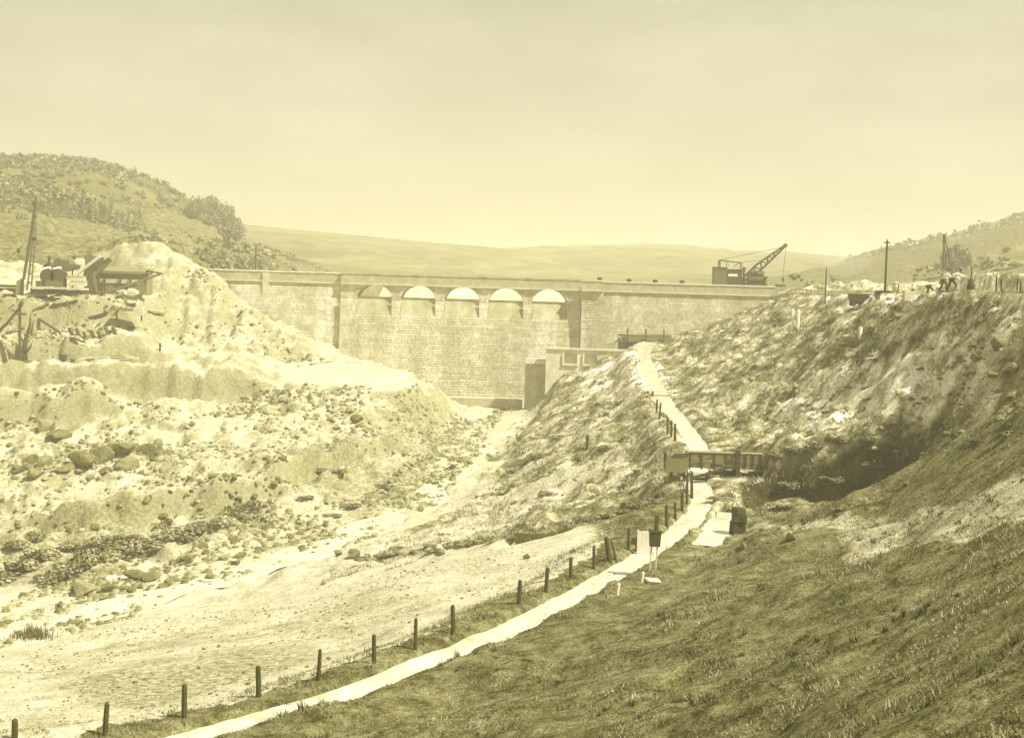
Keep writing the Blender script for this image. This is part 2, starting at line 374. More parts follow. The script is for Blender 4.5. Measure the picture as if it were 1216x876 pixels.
# short side channel below the launder
POOL = smooth_line([W(866, 606, 76), W(860, 616, 73.2), W(848, 632, 69.6), W(838, 645, 67)], 6)
POa = np.array([(p.x, p.y, p.z-.1) for p in POOL]); dP, zP, sP, aP = seg_dist(GX, GY, POa)
bp = sstep(2.6, 1.2, dP)*(dL > 1.5); GZ = GZ*(1-bp)+(zP+.25+wob2*2)*bp
cp_ = sstep(1.0, .55, dP+wob2); GZ = GZ*(1-cp_)+(zP-.35)*cp_
# river channel
rw = 1.6+1.3*np.abs(vnoise(aR/17, aR*0, 5))+1.0*sstep(118, 150, GY); rwob = fbm(GX, GY, 4, 3, 95)*.8
rb = sstep(rw*2.3+1.4, rw*.7, dR+rwob); GZ = GZ*(1-rb)+(zR-.2+fbm(GX, GY, 2, 3, 97)*.16)*rb
mfoot = sstep(169, 172, GY)*(GY < 187)*sstep(-14, -10, GX)*sstep(7, 3, GX); GZ = np.where(mfoot > 0, GZ*(1-mfoot)+np.minimum(GZ, -14.3)*mfoot, GZ)
# rough broken earth on the stripped side
GZ += leftm*(np.abs(fbm(GX, GY, 1.7, 3, 161))-.3)*.32*sstep(100, 110, GY)
# bedding: the cut faces break into uneven ledges
g0, g1 = np.gradient(GZ, gy, gx); stp = .5+.12*fbm(GX, GY, 20, 2, 169); zz_ = GZ+GX*.03+fbm(GX, GY, 6, 3, 171)*.35; q_ = zz_/stp; fr = q_-np.floor(q_)
led = (sstep(.35, .65, fr)-fr)*stp; GZ += led*leftm*sstep(.35, .7, np.hypot(g0, g1))*.85*sstep(98, 106, GY)
# the flat bright ledge before the dam
LG = [W(*q) for q in ((330,433,161),(400,430,166),(478,439,161),(502,457,152),(472,467,147),(415,465,146),(330,449,150))]
lg = inpoly(GX+fbm(GX, GY, 4, 3, 163)*.7, GY+fbm(GX, GY, 4, 3, 165)*.7, LG).astype(float)
for it in range(4): lg[1:-1, 1:-1] = (lg[1:-1, 1:-1]*2+lg[:-2, 1:-1]+lg[2:, 1:-1]+lg[1:-1, :-2]+lg[1:-1, 2:])/6
GZ = GZ*(1-lg)+lg*(-8.15-.125*(163-GY)+fbm(GX, GY, 5, 3, 167)*.05)
def height(x, y):
    i = np.clip(np.searchsorted(gx, x)-1, 0, len(gx)-2); j = np.clip(np.searchsorted(gy, y)-1, 0, len(gy)-2)
    fx = np.clip((x-gx[i])/(gx[i+1]-gx[i]), 0, 1); fy = np.clip((y-gy[j])/(gy[j+1]-gy[j]), 0, 1)
    return (GZ[j, i]*(1-fx)+GZ[j, i+1]*fx)*(1-fy)+(GZ[j+1, i]*(1-fx)+GZ[j+1, i+1]*fx)*fy
DS = np.concatenate([np.arange(12, 120, .12), np.arange(120, 320, .25)])
def hit(px, py):
    """where the sight line through a photograph pixel meets the ground"""
    v = W(px, py, 1.0); z = v.z*DS; h = height(v.x*DS, DS*1.0); k = np.argmax(h > z)
    if not (h > z).any(): k = len(DS)-1
    d = DS[k]; return Vector((v.x*d, d, float(height(np.array([v.x*d]), np.array([d]))[0])))
def gz(x, y): return float(height(np.array([float(x)]), np.array([float(y)]))[0])
def wpoly(s): return [hit(*map(float, q.split(','))) for q in s.split(';')]
# ground cover, as areas on the ground
ex = fbm(GX, GY, 6, 4, 101)*2.2; ey = fbm(GX, GY, 6, 4, 111)*2.2
PXX, PYY = GX+ex*.7, GY+ey*.7
def area(s, soft=0): return inpoly(PXX, PYY, wpoly(s)).astype(float)
bare = np.zeros(GX.shape)
lx2 = lx-3.4-1.3*fbm(GX, GY, 4, 4, 121)
bare = np.where(GX < lx2, 1.0, 0.0)*(1-sstep(73, 79, GY+ey*.5))          # field below the fence
bare = np.maximum(bare, (1-right)*sstep(3.0, 1.0, (GX-np.interp(GY, RV[:, 1], RV[:, 0])-4+ex*1.2))*sstep(70, 76, GY))
bare = bare*(1-.55*sstep(60, 74, GY+ey)*sstep(-2, 6, GX)); bk = (1-right)*np.clip(1-bare, 0, 1)
bare = np.maximum(bare, np.where(GX < lx2-2, 1, 0)*sstep(8, 2, GX+(GY-72)*.9+ex)*(GY < 90))
bare = np.maximum(bare, bk*sstep(82, 86, GY+ey)*sstep(112, 104, GY+ey)*np.clip(.55+.5*fbm(GX*.5, GY*1.4, 5, 3, 131), 0, 1)*(GX < lx-5))
bare = np.maximum(bare, bk*sstep(106, 114, GY)*np.clip(.25+.6*fbm(GX*.7, GY, 4, 3, 133), 0, .8)*(GX < lx-3))
bare = np.where(GY > 179, np.where((GY > 185) & (GX > -36) & (GX < 36), 1, 0), bare)
mid = np.zeros(GX.shape)                                                   # thin vegetation on stripped ground
for s in ('90,830;200,850;330,790;400,750;250,770;100,800', '395,530;470,540;520,580;430,620;380,590;330,560', '0,640;80,610;180,615;270,590;330,575;330,620;200,665;100,690;0,705', '440,490;520,500;570,530;520,545;450,520'):
    mid = np.maximum(mid, area(s))
for s in ('60,770;250,745;420,705;560,690;610,700;430,775;250,805;80,825', '0,850;120,860;60,876;0,876', '480,700;600,665;690,650;640,690;560,730'):
    mid = np.maximum(mid, area(s)*.5)
for it in range(5): mid[1:-1, 1:-1] = (mid[1:-1, 1:-1]*2+mid[:-2, 1:-1]+mid[2:, 1:-1]+mid[1:-1, :-2]+mid[1:-1, 2:])/6
mid = np.clip(mid*1.3-.35+fbm(GX, GY, 2.5, 4, 151)*.55, 0, 1)*(mid > .02)
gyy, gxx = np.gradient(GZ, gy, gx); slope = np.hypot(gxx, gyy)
face_shade = sstep(.55, 1.1, slope+fbm(GX, GY, 2.5, 3, 153)*.25)*leftm                # steep faces: their shade painted in as a darker ground colour
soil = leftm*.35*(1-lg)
dry = np.zeros(GX.shape)
for s in ('1040,470;1110,400;1216,370;1216,470;1120,480', '990,360;1216,352;1216,362;990,375', '900,620;1000,615;1216,560;1216,640;1000,650', '900,470;1000,440;1100,500;950,520', '700,440;780,420;800,470;740,490;690,470'):
    dry = np.maximum(dry, area(s)*.75)
dry = np.maximum(dry, sstep(84, 88, GY)*right*np.where((GZ > 1.2) & (GZ < 3.4), 1, 0)*(GX > 28)*sstep(150, 135, GY))
Nx, Ny = len(gx), len(gy)
idx = np.arange(Nx*Ny).reshape(Ny, Nx)
FQ = np.stack([idx[:-1, :-1], idx[:-1, 1:], idx[1:, 1:], idx[1:, :-1]], -1).reshape(-1, 4)

# ground material
g = NT('ground_cover'); P = g.pos
n1 = g.noise(.55, 8, .68); n2 = g.noise(3.2, 6, .7); n3 = g.noise(11, 3, .6); n4 = g.noise(.12, 4, .5)
sp = g.noise(1.9, 3, .75, stretch=(.8, 1, 1)); gr = g.noise(1.0, 6, .72, stretch=(.7, 1.1, 1.1))
ab, ad, am = g.attr('bare'), g.attr('dry'), g.attr('mid')
gl = g.math('ADD', g.rng(n2, .3, .7, .03, .155), g.rng(gr, .38, .7, -.02, .20))
gl = g.math('MULTIPLY', gl, g.rng(n3, .3, .7, .6, 1.35))
pt = g.rng(n1, .43, .60, 0, 1, True)                                        # paler patches on the hillside
gl2 = g.mix(pt, gl, g.math('ADD', g.math('MULTIPLY', gl, 2.2), .15))
far_m = g.math('MULTIPLY', g.attr('tuss'), 1.0)
gl = g.mix(far_m, gl, gl2)
gl = g.mix(ad, gl, g.math('ADD', g.math('MULTIPLY', gl, 1.6), .26))
bl_ = g.math('ADD', g.rng(n2, .3, .7, .42, .62), g.rng(n1, .3, .7, -.12, .10))
spk = g.rng(sp, .54, .66, 0, .7, True); spk = g.math('MULTIPLY', spk, g.rng(n4, .40, .58, .3, 1.0))
bl_ = g.mix(spk, bl_, .20)
bl_ = g.mix(g.math('MULTIPLY', am, g.rng(n2, .38, .58, 1, .25, True)), bl_, .18)
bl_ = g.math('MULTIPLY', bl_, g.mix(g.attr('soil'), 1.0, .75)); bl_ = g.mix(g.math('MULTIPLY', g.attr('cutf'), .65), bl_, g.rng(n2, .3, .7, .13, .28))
fb = g.rng(g.math('ADD', ab, g.rng(n2, .2, .8, -.35, .35)), .35, .65, 0, 1, True)
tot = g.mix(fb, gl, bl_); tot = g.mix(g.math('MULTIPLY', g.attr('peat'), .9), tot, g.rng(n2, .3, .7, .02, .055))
g.tone(tot); g.b.inputs['Roughness'].default_value = .95; g.b.inputs['Specular IOR Level'].default_value = .05
bh = g.math('ADD', g.math('MULTIPLY', n2, .6), g.math('MULTIPLY', n3, .3))
g.bump(bh, .26, 1.0)
tuss = np.clip(rocky+bankR, 0, 1)
gully_shade = np.where(far, sstep(3.2, 2.2, dG+wob), sstep(1.6, .6, dG))*sstep(0, 2, aG)*(dL > 2.6)  # shade of the gully wall, painted into the ground as near-black colour
gv = np.stack([GX, GY, GZ], -1).reshape(-1, 3)
ground = np_mesh('ground', gv, FQ, g.m, smooth=True, attrs={'bare': bare.ravel(), 'dry': dry.ravel(), 'mid': mid.ravel(), 'tuss': tuss.ravel(), 'peat': gully_shade.ravel(), 'cutf': face_shade.ravel(), 'soil': soil.ravel()})
tag(ground, kind='structure')

# ---------------------------------------------------------------- water
wm = NT('pale_water'); wn = wm.noise(2.2, 4, .6, stretch=(1, .5, 1))
wm.tone(wm.rng(wm.noise(1.1, 6, .65), .3, .7, .40, .68)); wm.b.inputs['Roughness'].default_value = .12; wm.b.inputs['Specular IOR Level'].default_value = .5; wm.bump(wn, .03, .4)  # pale base colour paints in the sky reflected by the water
def strip(name, P, half, dz, mat):
    V = []; Fc = []
    for i, p in enumerate(P):
        t = (P[min(i+1, len(P)-1)]-P[max(i-1, 0)]); t.z = 0; t.normalize(); nrm = Vector((-t.y, t.x, 0)); h = half(i, p)
        V += [tuple(p+nrm*h+Vector((0, 0, dz))), tuple(p-nrm*h+Vector((0, 0, dz)))]
        if i: k = 2*i; Fc.append((k-2, k-1, k+1, k))
    return np_mesh(name, np.array(V), np.array(Fc), mat, smooth=True)
tag(strip('leat_water', LEAT, lambda i, p: 1.0+.2*min(1, max(0, (p.y-85)/40)), -.06, wm.m), kind='structure')
tag(strip('river_water', RIVER, lambda i, p: 1.8+.7*math.sin(i*.9)+(.8 if p.y > 125 else 0), -.09, wm.m), kind='structure')
tag(strip('pool_water', [Vector(p)-Vector((0, 0, .12)) for p in POOL], lambda i, p: .95, 0, wm.m), kind='structure')

# ---------------------------------------------------------------- hills
hm = NT('hill_cover'); a1 = hm.noise(.02, 7, .6); a2 = hm.noise(.09, 6, .65); sep = hm.n('ShaderNodeSeparateXYZ'); hm.l(hm.pos, sep.inputs[0])
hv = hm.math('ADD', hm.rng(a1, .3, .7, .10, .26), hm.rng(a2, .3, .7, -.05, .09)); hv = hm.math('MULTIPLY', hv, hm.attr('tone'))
hm.tone(hv); hm.b.inputs['Roughness'].default_value = 1; hm.b.inputs['Specular IOR Level'].default_value = 0; hm.bump(a2, 3, .6)
HILLF = {}
def hill(name, crest, d, base_d, base_z, nx=150, ny=50, tone=1.0, rough=3.0, seed=0, x_ext=(0, 0), curve=1.0, pale=None):
    P = [W(px, py, d) for px, py in crest]; X0, X1 = P[0].x, P[-1].x
    xs = np.linspace(X0, X1, nx); cz = np.interp(xs, [p.x for p in P], [p.z for p in P])
    k = np.ones(7)/7; cz = np.convolve(np.pad(cz, 3, mode='edge'), k, 'valid')
    ts = np.linspace(0, 1.35, ny); Xg, T = np.meshgrid(xs, ts); Yg = base_d+(d-base_d)*T
    prof = np.where(T < 1, .72*T+.28*np.sin(np.clip(T, 0, 1)*math.pi/2), 1-((T-1)/.35)**2*.55)
    bz = base_z(Xg) if callable(base_z) else base_z
    Z = bz+(cz[None, :]-bz)*prof+fbm(Xg, Yg, rough*14, 4, seed)*rough*np.where(T < 1, np.sin(np.clip(T, 0, 1)*math.pi)*.9+.12, .1)
    ix = np.arange(nx*ny).reshape(ny, nx); FQ = np.stack([ix[:-1, :-1], ix[:-1, 1:], ix[1:, 1:], ix[1:, :-1]], -1).reshape(-1, 4)
    tn = np.full(Xg.shape, tone)
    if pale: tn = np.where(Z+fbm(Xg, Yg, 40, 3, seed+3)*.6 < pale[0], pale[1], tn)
    HILLF[name] = (xs, ts, base_d, d, Z)
    return tag(np_mesh(name, np.stack([Xg, Yg, Z], -1).reshape(-1, 3), FQ, hm.m, tone=tn.ravel(), smooth=True), kind='structure')
def hz(name, x, y):
    xs, ts, b, d, Z = HILLF[name]; t = (y-b)/(d-b)
    i = min(max(int(np.searchsorted(xs, x))-1, 0), len(xs)-2); j = min(max(int(np.searchsorted(ts, t))-1, 0), len(ts)-2)
    fx = (x-xs[i])/(xs[i+1]-xs[i]); fy = (t-ts[j])/(ts[j+1]-ts[j])
    return float((Z[j, i]*(1-fx)+Z[j, i+1]*fx)*(1-fy)+(Z[j+1, i]*(1-fx)+Z[j+1, i+1]*fx)*fy)
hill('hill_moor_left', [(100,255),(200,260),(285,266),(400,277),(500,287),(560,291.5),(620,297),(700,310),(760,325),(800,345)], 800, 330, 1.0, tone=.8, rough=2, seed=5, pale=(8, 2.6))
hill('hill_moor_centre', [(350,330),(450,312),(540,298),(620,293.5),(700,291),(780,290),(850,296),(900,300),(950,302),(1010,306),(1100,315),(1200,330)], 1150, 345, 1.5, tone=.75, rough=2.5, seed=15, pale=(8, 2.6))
hill('hill_wooded_left', [(-330,150),(-200,165),(-100,176),(0,184),(60,188),(120,194),(165,206),(200,222),(225,238),(250,262),(275,281),(300,291),(340,303),(375,317),(400,330),(430,345)], 400, 205, lambda x: np.interp(x, [-200, -90, -60, -40], [8, 10, 6, 0]), tone=.55, rough=2.2, seed=25, curve=.9)
hill('hill_far_right', [(900,345),(950,328),(1000,311),(1030,300),(1060,292),(1120,282),(1180,265),(1216,252),(1300,225),(1450,190)], 520, 300, 3.0, tone=.9, rough=3, seed=35)
hill('hill_near_right', [(1020,350),(1045,338),(1060,330),(1100,319),(1160,305),(1216,288),(1300,262),(1450,225)], 270, 150, 2.0, tone=.75, rough=1.2, seed=45)
# land beyond, to the horizon
bm_ = MB(); bm_.add([(-5000, 300, -6), (5000, 300, -6), (5000, 5500, -6), (-5000, 5500, -6)], [(0, 1, 2, 3)]); bm_.tone = .9
tag(bm_.build('land_beyond', hm.m), kind='structure')
bm_ = MB()
for X0, X1, Y0, Y1, z in ((-5000, -188, -400, 300, -14), (188, 5000, -400, 300, 10), (-188, 188, -400, -5, -12)): bm_.add([(X0, Y0, z), (X1, Y0, z), (X1, Y1, z), (X0, Y1, z)], [(0, 1, 2, 3)])
tag(bm_.build('land_around', hm.m), kind='structure')
# ---------------------------------------------------------------- dam
DD = 180.0
def DX(px, d=DD): return W(px, 340, d).x
ZC = W(600, 329, DD).z                       # top of the parapet
def DZ(px, py, d=DD): return W(px, py, d).z
ms = NT('dam_masonry'); k1 = ms.noise(.9, 5, .6); k2 = ms.noise(.35, 4, .6, stretch=(1, 1, .12))
vv = ms.math('MULTIPLY', ms.attr('tone'), ms.rng(k1, .3, .7, .8, 1.2)); vv = ms.math('MULTIPLY', vv, ms.rng(k2, .35, .7, .82, 1.25)); vv = ms.math('MULTIPLY', vv, .50)
ms.tone(vv); ms.b.inputs['Roughness'].default_value = .9; ms.bump(ms.noise(6, 4, .6), .03)
mm = simple('dam_mortar', .32, .3, 1.5); mc = simple('dam_coping', .50, .15, 1.2, bump=.02); mp_ = simple('dam_parapet', .38, .2, 1.0, bump=.02)
dam = empty('masonry_dam', (DX(600), DD, -15), 0, 'tall masonry dam across the valley with five arches below its parapet', 'dam')
def dbuild(b, name, mat, **k):
    o = b.build(name, mat, None, **k); o.parent = dam; o.matrix_parent_inverse = Matrix.Translation(-dam.location); return o
BAT = .11; ZB = -17.5
def yf(z): return DD-BAT*max(0, ZC-1.6-z)
XL, X1, X2, X3, X4 = DX(190), DX(405), DX(690), DX(715), DX(921)
PW = DX(496)-DX(445)                          # arch spacing
AC = [DX(q) for q in (445, 497, 549, 601, 653)]; AR = PW*.405
Z_PAR = ZC-1.45                               # underside of the parapet band
Z_ATOP = DZ(445, 337.5); Z_SPR = Z_ATOP-AR*.86; Z_WEIR = DZ(445, 352); Z_SILL = Z_WEIR-2.6
def blocks(x0, x1, z0, z1, front, name, skip=None, seed=1, tone=1.0, ch=.37):
    """coursed stone: every block stands a little proud of the mortar, by its own amount"""
    r = random.Random(seed); b = MB(); z = z1
    while z > z0+.1:
        h = min(ch*r.uniform(.86, 1.12), z-z0); x = x0; rowt = r.uniform(.94, 1.06)
        while x < x1-.05:
            wd = r.uniform(.6, 1.2); xe = min(x1, x+wd)
            if x1-xe < .35: xe = x1
            if not (skip and skip((x+xe)/2, z-h/2)):
                pr = r.uniform(.015, .055)*(1+.5*sstep(-4, -12, z)); b.tone = tone*rowt*r.uniform(.91, 1.09)
                ya, yb = front(z)-pr, front(z-h)-pr; g_ = .022
                vs = [(x+g_, yb, z-h+g_), (xe-g_, yb, z-h+g_), (xe-g_, ya, z-g_), (x+g_, ya, z-g_)]
                bk = [(q[0], front(q[2])+.05, q[2]) for q in vs]
                b.add(vs+bk, [(0, 1, 2, 3), (0, 4, 5, 1), (1, 5, 6, 2), (2, 6, 7, 3), (3, 7, 4, 0)])
            x = xe
        z -= h
    o = dbuild(b, name, ms.m); o['kind'] = 'stuff'; return o
# left wing
f1 = lambda z: yf(z)+.45
blocks(XL, X1, ZB, Z_PAR, f1, 'wing_stonework', seed=3, tone=1.05)
# centre below the weir sill, then piers and spandrels around the arches
fc = lambda z: yf(z)-.1
inbay = lambda x, z: any(abs(x-c) < AR for c in AC) and z > Z_SILL
blocks(X1, X2, ZB, Z_SILL, fc, 'face_stonework', seed=5)
edges = [X1]+[q for c in AC for q in (c-AR, c+AR)]+[X2]
for i in range(0, len(edges), 2): blocks(edges[i], edges[i+1], Z_SILL, Z_SPR, fc, 'pier_stonework', seed=20+i)
# spandrel wall with the five openings, 4.2 m deep
sp_ = MB(); sp_.tone = .92; Y0, Y1 = DD-.1, DD+4.2
NA = 20
BD = [AC[0]-PW/2]+[(a_+b_)/2 for a_, b_ in zip(AC[:-1], AC[1:])]+[AC[-1]+PW/2]
for bi, c in enumerate(AC):
    l, r_ = BD[bi], BD[bi+1]
    cur = [(c-AR*math.cos(math.pi*i/NA), Z_SPR+AR*.86*math.sin(math.pi*i/NA)) for i in range(NA+1)]
    top = [(q[0], Z_PAR) for q in cur]
    for i in range(NA):
        (xa, za), (xb, zb), (xc, zc_), (xd, zd) = cur[i], cur[i+1], top[i+1], top[i]
        for y, fl in ((Y0, 0), (Y1, 1)):
            sp_.add([(xa, y, za), (xb, y, zb), (xc, y, zc_), (xd, y, zd)], [(0, 1, 2, 3) if not fl else (3, 2, 1, 0)])
        sp_.add([(xa, Y0, za), (xb, Y0, zb), (xb, Y1, zb), (xa, Y1, za)], [(3, 2, 1, 0)])
    for s_, e in ((l, c-AR), (c+AR, r_)):
        for y in (Y0, Y1): sp_.add([(s_, y, Z_SPR), (e, y, Z_SPR), (e, y, Z_PAR), (s_, y, Z_PAR)], [(0, 1, 2, 3)])
for s_, e in ((X1, AC[0]-PW/2), (AC[-1]+PW/2, X2)): sp_.box(((s_+e)/2, (Y0+Y1)/2, (Z_SPR+Z_PAR)/2), (e-s_, Y1-Y0, Z_PAR-Z_SPR))
dbuild(sp_, 'spandrel_wall', ms.m)
for c in AC:                                   # dressed ring of voussoirs round each opening
    ring = empty('arch_ring', (c, Y0, Z_SPR)); ring.parent = dam; ring.matrix_parent_inverse = Matrix.Translation(-dam.location)
    nv = 15
    for i in range(nv):
        a0, a1 = math.pi*i/nv+.012, math.pi*(i+1)/nv-.012; v = MB(); v.tone = random.uniform(.8, 1.1); q = []
        for y in (-.07, .3):
            for a, rr in ((a0, 1.0), (a1, 1.0), (a1, 1.17), (a0, 1.17)): q.append((-AR*rr*math.cos(a), y, AR*.86*rr*math.sin(a)+(rr-1)*.1))
        v.add(q, [(0, 1, 2, 3), (0, 4, 5, 1), (1, 5, 6, 2), (2, 6, 7, 3), (3, 7, 4, 0)]); v.build('voussoir', ms.m, ring)
# piers behind the face, weir slabs between them
for i in range(0, len(edges), 2):
    b = MB(); b.tone = 2.4; b.box(((edges[i]+edges[i+1])/2, DD+2.1, (Z_SILL-1+Z_SPR)/2), (edges[i+1]-edges[i]-.02, 4.3, Z_SPR-Z_SILL+1)); dbuild(b, 'pier', ms.m)  # tone far above the face stone paints the jambs as sunlit
for c in AC:
    b = MB(); b.tone = .72; ysl = yf(Z_SILL)-.1
    pr_ = [(DD+.30, Z_WEIR), (DD+2.2, Z_WEIR-.25), (DD+2.2, Z_SILL-2), (ysl+.12, Z_SILL-2), (ysl+.06, Z_SILL+.02), (DD+.24, Z_WEIR-.2)]
    n_ = len(pr_); b.add([(c-AR+.02, y, z) for y, z in pr_]+[(c+AR-.02, y, z) for y, z in pr_], [tuple(range(n_)), tuple(range(2*n_-1, n_-1, -1))]+[(i, (i+1) % n_, n_+(i+1) % n_, n_+i) for i in range(n_)])
    dbuild(b, 'weir', ms.m)
# tower pier right of the arches
ft = lambda z: DD-1.4-.05*max(0, ZC-3-z)
blocks(X2+.05, X3-.05, ZB+6, DZ(700, 356), ft, 'buttress_stonework', seed=9, tone=.95)
b = MB(); b.box(((X2+X3)/2, DD+.4, (ZB+DZ(700, 356))/2), (X3-X2-.1, 3.4, DZ(700, 356)-ZB)); dbuild(b, 'buttress', mm)
b = MB(); b.box(((X2+X3)/2, DD+1.0, (DZ(700, 356)+ZC-1.45)/2), (X3-X2+.3, 4.9, ZC-1.47-DZ(700, 356))); dbuild(b, 'buttress_cap', mp_)
# right wing
f4 = lambda z: yf(z)+.15
blocks(X3, X4, ZB+6, Z_PAR, f4, 'wing_stonework', seed=7, tone=.9)
# solid body behind the facing
for xa, xb, off, zt in ((XL, X1, .5, Z_PAR), (X1, X2, -.05, Z_SILL-.02), (X2, X4, .2, Z_PAR)):
    b = MB(); yb_ = DD+4.2
    b.add([(xa, yf(ZB)+off, ZB), (xb, yf(ZB)+off, ZB), (xb, yf(zt)+off, zt), (xa, yf(zt)+off, zt), (xa, yb_, ZB), (xb, yb_, ZB), (xb, yb_, zt), (xa, yb_, zt)],
          [(0, 1, 2, 3), (5, 4, 7, 6), (3, 2, 6, 7), (4, 0, 3, 7), (1, 5, 6, 2)]); dbuild(b, 'body', mm)
# parapets, string course and coping
def parapet(xa, xb, yo, ztop, cm):
    L_ = 2.6; n_ = max(1, int((xb-xa)/L_))
    for i in range(n_):
        q0, q1 = xa+(xb-xa)*i/n_, xa+(xb-xa)*(i+1)/n_; c = (q0+q1)/2; wd = q1-q0
        b = MB(); b.box((c, DD+yo+.25, (Z_PAR+ztop-.24)/2), (wd-.012, .5, ztop-.24-Z_PAR)); p = dbuild(b, 'parapet_stone', mp_)
        b = MB(); b.box((c, DD+yo+.25+random.uniform(-.01, .01), ztop-.12+random.uniform(-.012, .012)), (wd-.03, .66, .236)); dbuild(b, 'coping_stone', cm)
    b = MB(); b.box(((xa+xb)/2, DD+yo+.14, Z_PAR-.14), (xb-xa, .62, .26)); dbuild(b, 'string_course', mc)
parapet(XL, X1, .35, ZC-.02, M['stone_pale']); parapet(X1+.01, X2, -.28, ZC+.02, mp_); parapet(X2+.01, X3, -1.7, ZC-.06, mc); parapet(X3+.01, X4, .02, ZC-.12, M['stone_pale'])
b = MB(); b.box(((XL+X4)/2, DD+4.0, ZC-.8), (X4-XL, .4, 1.3)); dbuild(b, 'rear_parapet', mp_)
b = MB(); b.box(((XL+X4)/2, DD+2.2, Z_PAR-.05), (X4-XL, 3.2, .3)); dbuild(b, 'roadway', mm)
b = MB(); xp = DX(315); b.box((xp, DD+.55, (ZC-4.5+ZC-1.5)/2), (.9, .8, 5.2)); dbuild(b, 'pilaster', mc)
# apron at the foot
b = MB(); zf = DZ(590, 470); b.box(((DX(535)+DX(624))/2, DD-3.6, zf-.9), (DX(624)-DX(535), 3.4, 1.7)); dbuild(b, 'apron', mp_)
# ---------------------------------------------------------------- works beside the dam
def og(px, d):
    x = W(px, 400, d).x; return Vector((x, d, gz(x, d)))
ORD = ['first','second','third','fourth','fifth','sixth','seventh','eighth','ninth','tenth','eleventh','twelfth','thirteenth','fourteenth','fifteenth','sixteenth','seventeenth','eighteenth','nineteenth','twentieth','twenty-first','twenty-second','twenty-third','twenty-fourth','twenty-fifth']
# outlet wall with two recesses and a coping, lower wing wall
wd_ = 171.0
ow = empty('outlet_wall', (DX(700, wd_), wd_, DZ(700, 450, wd_)), 0, 'low stone wall with pale coping at the dam foot left of the leat', 'wall')
def wb(b, name, mat, par):
    o = b.build(name, mat); o.parent = par; o.matrix_parent_inverse = Matrix.Translation(-par.location); return o
xa, xb, zt = DX(651, wd_), DX(766, wd_), DZ(700, 416, wd_)
xs_ = [xa, DX(673, wd_), DX(688, wd_), DX(697, wd_), DX(712, wd_), xb]; zl, zh = DZ(680, 432, wd_), DZ(680, 420, wd_)
for i in range(5):
    b = MB(); b.tone = 1.15
    if i in (1, 3):
        b.box(((xs_[i]+xs_[i+1])/2, wd_+.4, (zt+zh)/2), (xs_[i+1]-xs_[i], .8, zt-zh)); b.box(((xs_[i]+xs_[i+1])/2, wd_+.4, (zl+zt-9)/2), (xs_[i+1]-xs_[i], .8, zl-zt+9)); b.box(((xs_[i]+xs_[i+1])/2, wd_+.9, zl+.8), (xs_[i+1]-xs_[i], .2, zh-zl+.4))
        s_ = MB(); c_ = (xs_[i]+xs_[i+1])/2
        s_.box((c_, wd_-.06, zl-.1), (xs_[i+1]-xs_[i]+.5, .3, .3)); s_.box((xs_[i]-.15, wd_-.05, (zl+zh)/2), (.3, .2, zh-zl)); wb(s_, 'recess_frame', M['stone_pale'], ow)
    else: b.box(((xs_[i]+xs_[i+1])/2, wd_+.4, zt-4.5), (xs_[i+1]-xs_[i], .8, 9))
    wb(b, 'wall_panel', ms.m, ow)
for i in range(8):
    b = MB(); q = xa+(xb-xa)*(i+.5)/8; b.box((q, wd_+.35, zt+.12), ((xb-xa)/8-.03, 1.1, .24)); wb(b, 'coping_stone', M['stone_pale'], ow)
ww = empty('wing_wall', (DX(637, 172), 172, -14), 0, 'short stone wing wall with thick pale capping left of the outlet wall', 'wall')
b = MB(); b.tone = .8; b.box((DX(639, 172.5), 173.4, DZ(637, 433, 172)-5), (DX(652, 172)-DX(628, 172), 1.5, 10)); wb(b, 'wall', ms.m, ww)
b = MB(); b.box((DX(640, 172), 173.2, DZ(637, 429, 172)), (DX(653, 172)-DX(627, 172), 2.0, .75)); wb(b, 'capping', M['stone_pale'], ww)
# dark shed form added in place of a shadowed bank by the upper leat
sh = empty('timber_shed', og(768, 175.5), 0, 'low dark timber shed against the dam beside the upper leat', 'shed'); z0 = sh.location.z
sx0, sx1 = DX(738, 175), DX(800, 175); zt = DZ(770, 400, 175)
b = MB(); b.box(((sx0+sx1)/2, 176.5, (z0-2+zt-.2)/2), (sx1-sx0, 2.0, zt-.2-z0+2)); wb(b, 'wall', M['wood_mid'], sh)
b = MB(); b.add([(sx0-.8, 175, zt-.9), (sx1+.2, 175, zt-.6), (sx1+.2, 177.8, zt+.35), (sx0+.8, 177.8, zt+.2)], [(0, 1, 2, 3)]); b.box(((sx0+sx1)/2, 177.8, zt+.1), (sx1-sx0, .2, .25)); wb(b, 'roof', M['wood'], sh)
for q in (.15, .5, .85): b = MB(); b.box((sx0+(sx1-sx0)*q, 175.3, z0+.3), (.18, .14, 3)); wb(b, 'post', M['wood'], sh)

# ---------------------------------------------------------------- fence along the leat
def make_post(px, yt, yb, label, lean=0, wdt=None, cat='fence post', group='weathered posts of the leat fence', name='fence_post'):
    p = hit(px, yb); h = (yb-yt)*p.y/F; r = random.Random(int(px*7)); wv = (wdt or r.uniform(.16, .23))
    o = empty(name, p, r.uniform(0, .8), label, cat, group); o.rotation_euler.y = lean+r.uniform(-.05, .05)
    b = MB(); n = 7; vs = []; j = [(r.uniform(.85, 1.15)) for _ in range(n)]
    b.tube([(0, 0, -.4), (r.uniform(-.01, .01), 0, h*.5), (r.uniform(-.02, .02), .01, h*.93), (.0, 0, h)], [wv*.5, wv*.47, wv*.44, wv*.3], n=7)
    b.build('shaft', M['wood'], o)
    s_ = MB(); s_.tube([(-.03, -wv*.5, h*.78), (.03, -wv*.52, h*.78)], .012, 4); s_.build('staple', M['iron'], o)
    return o
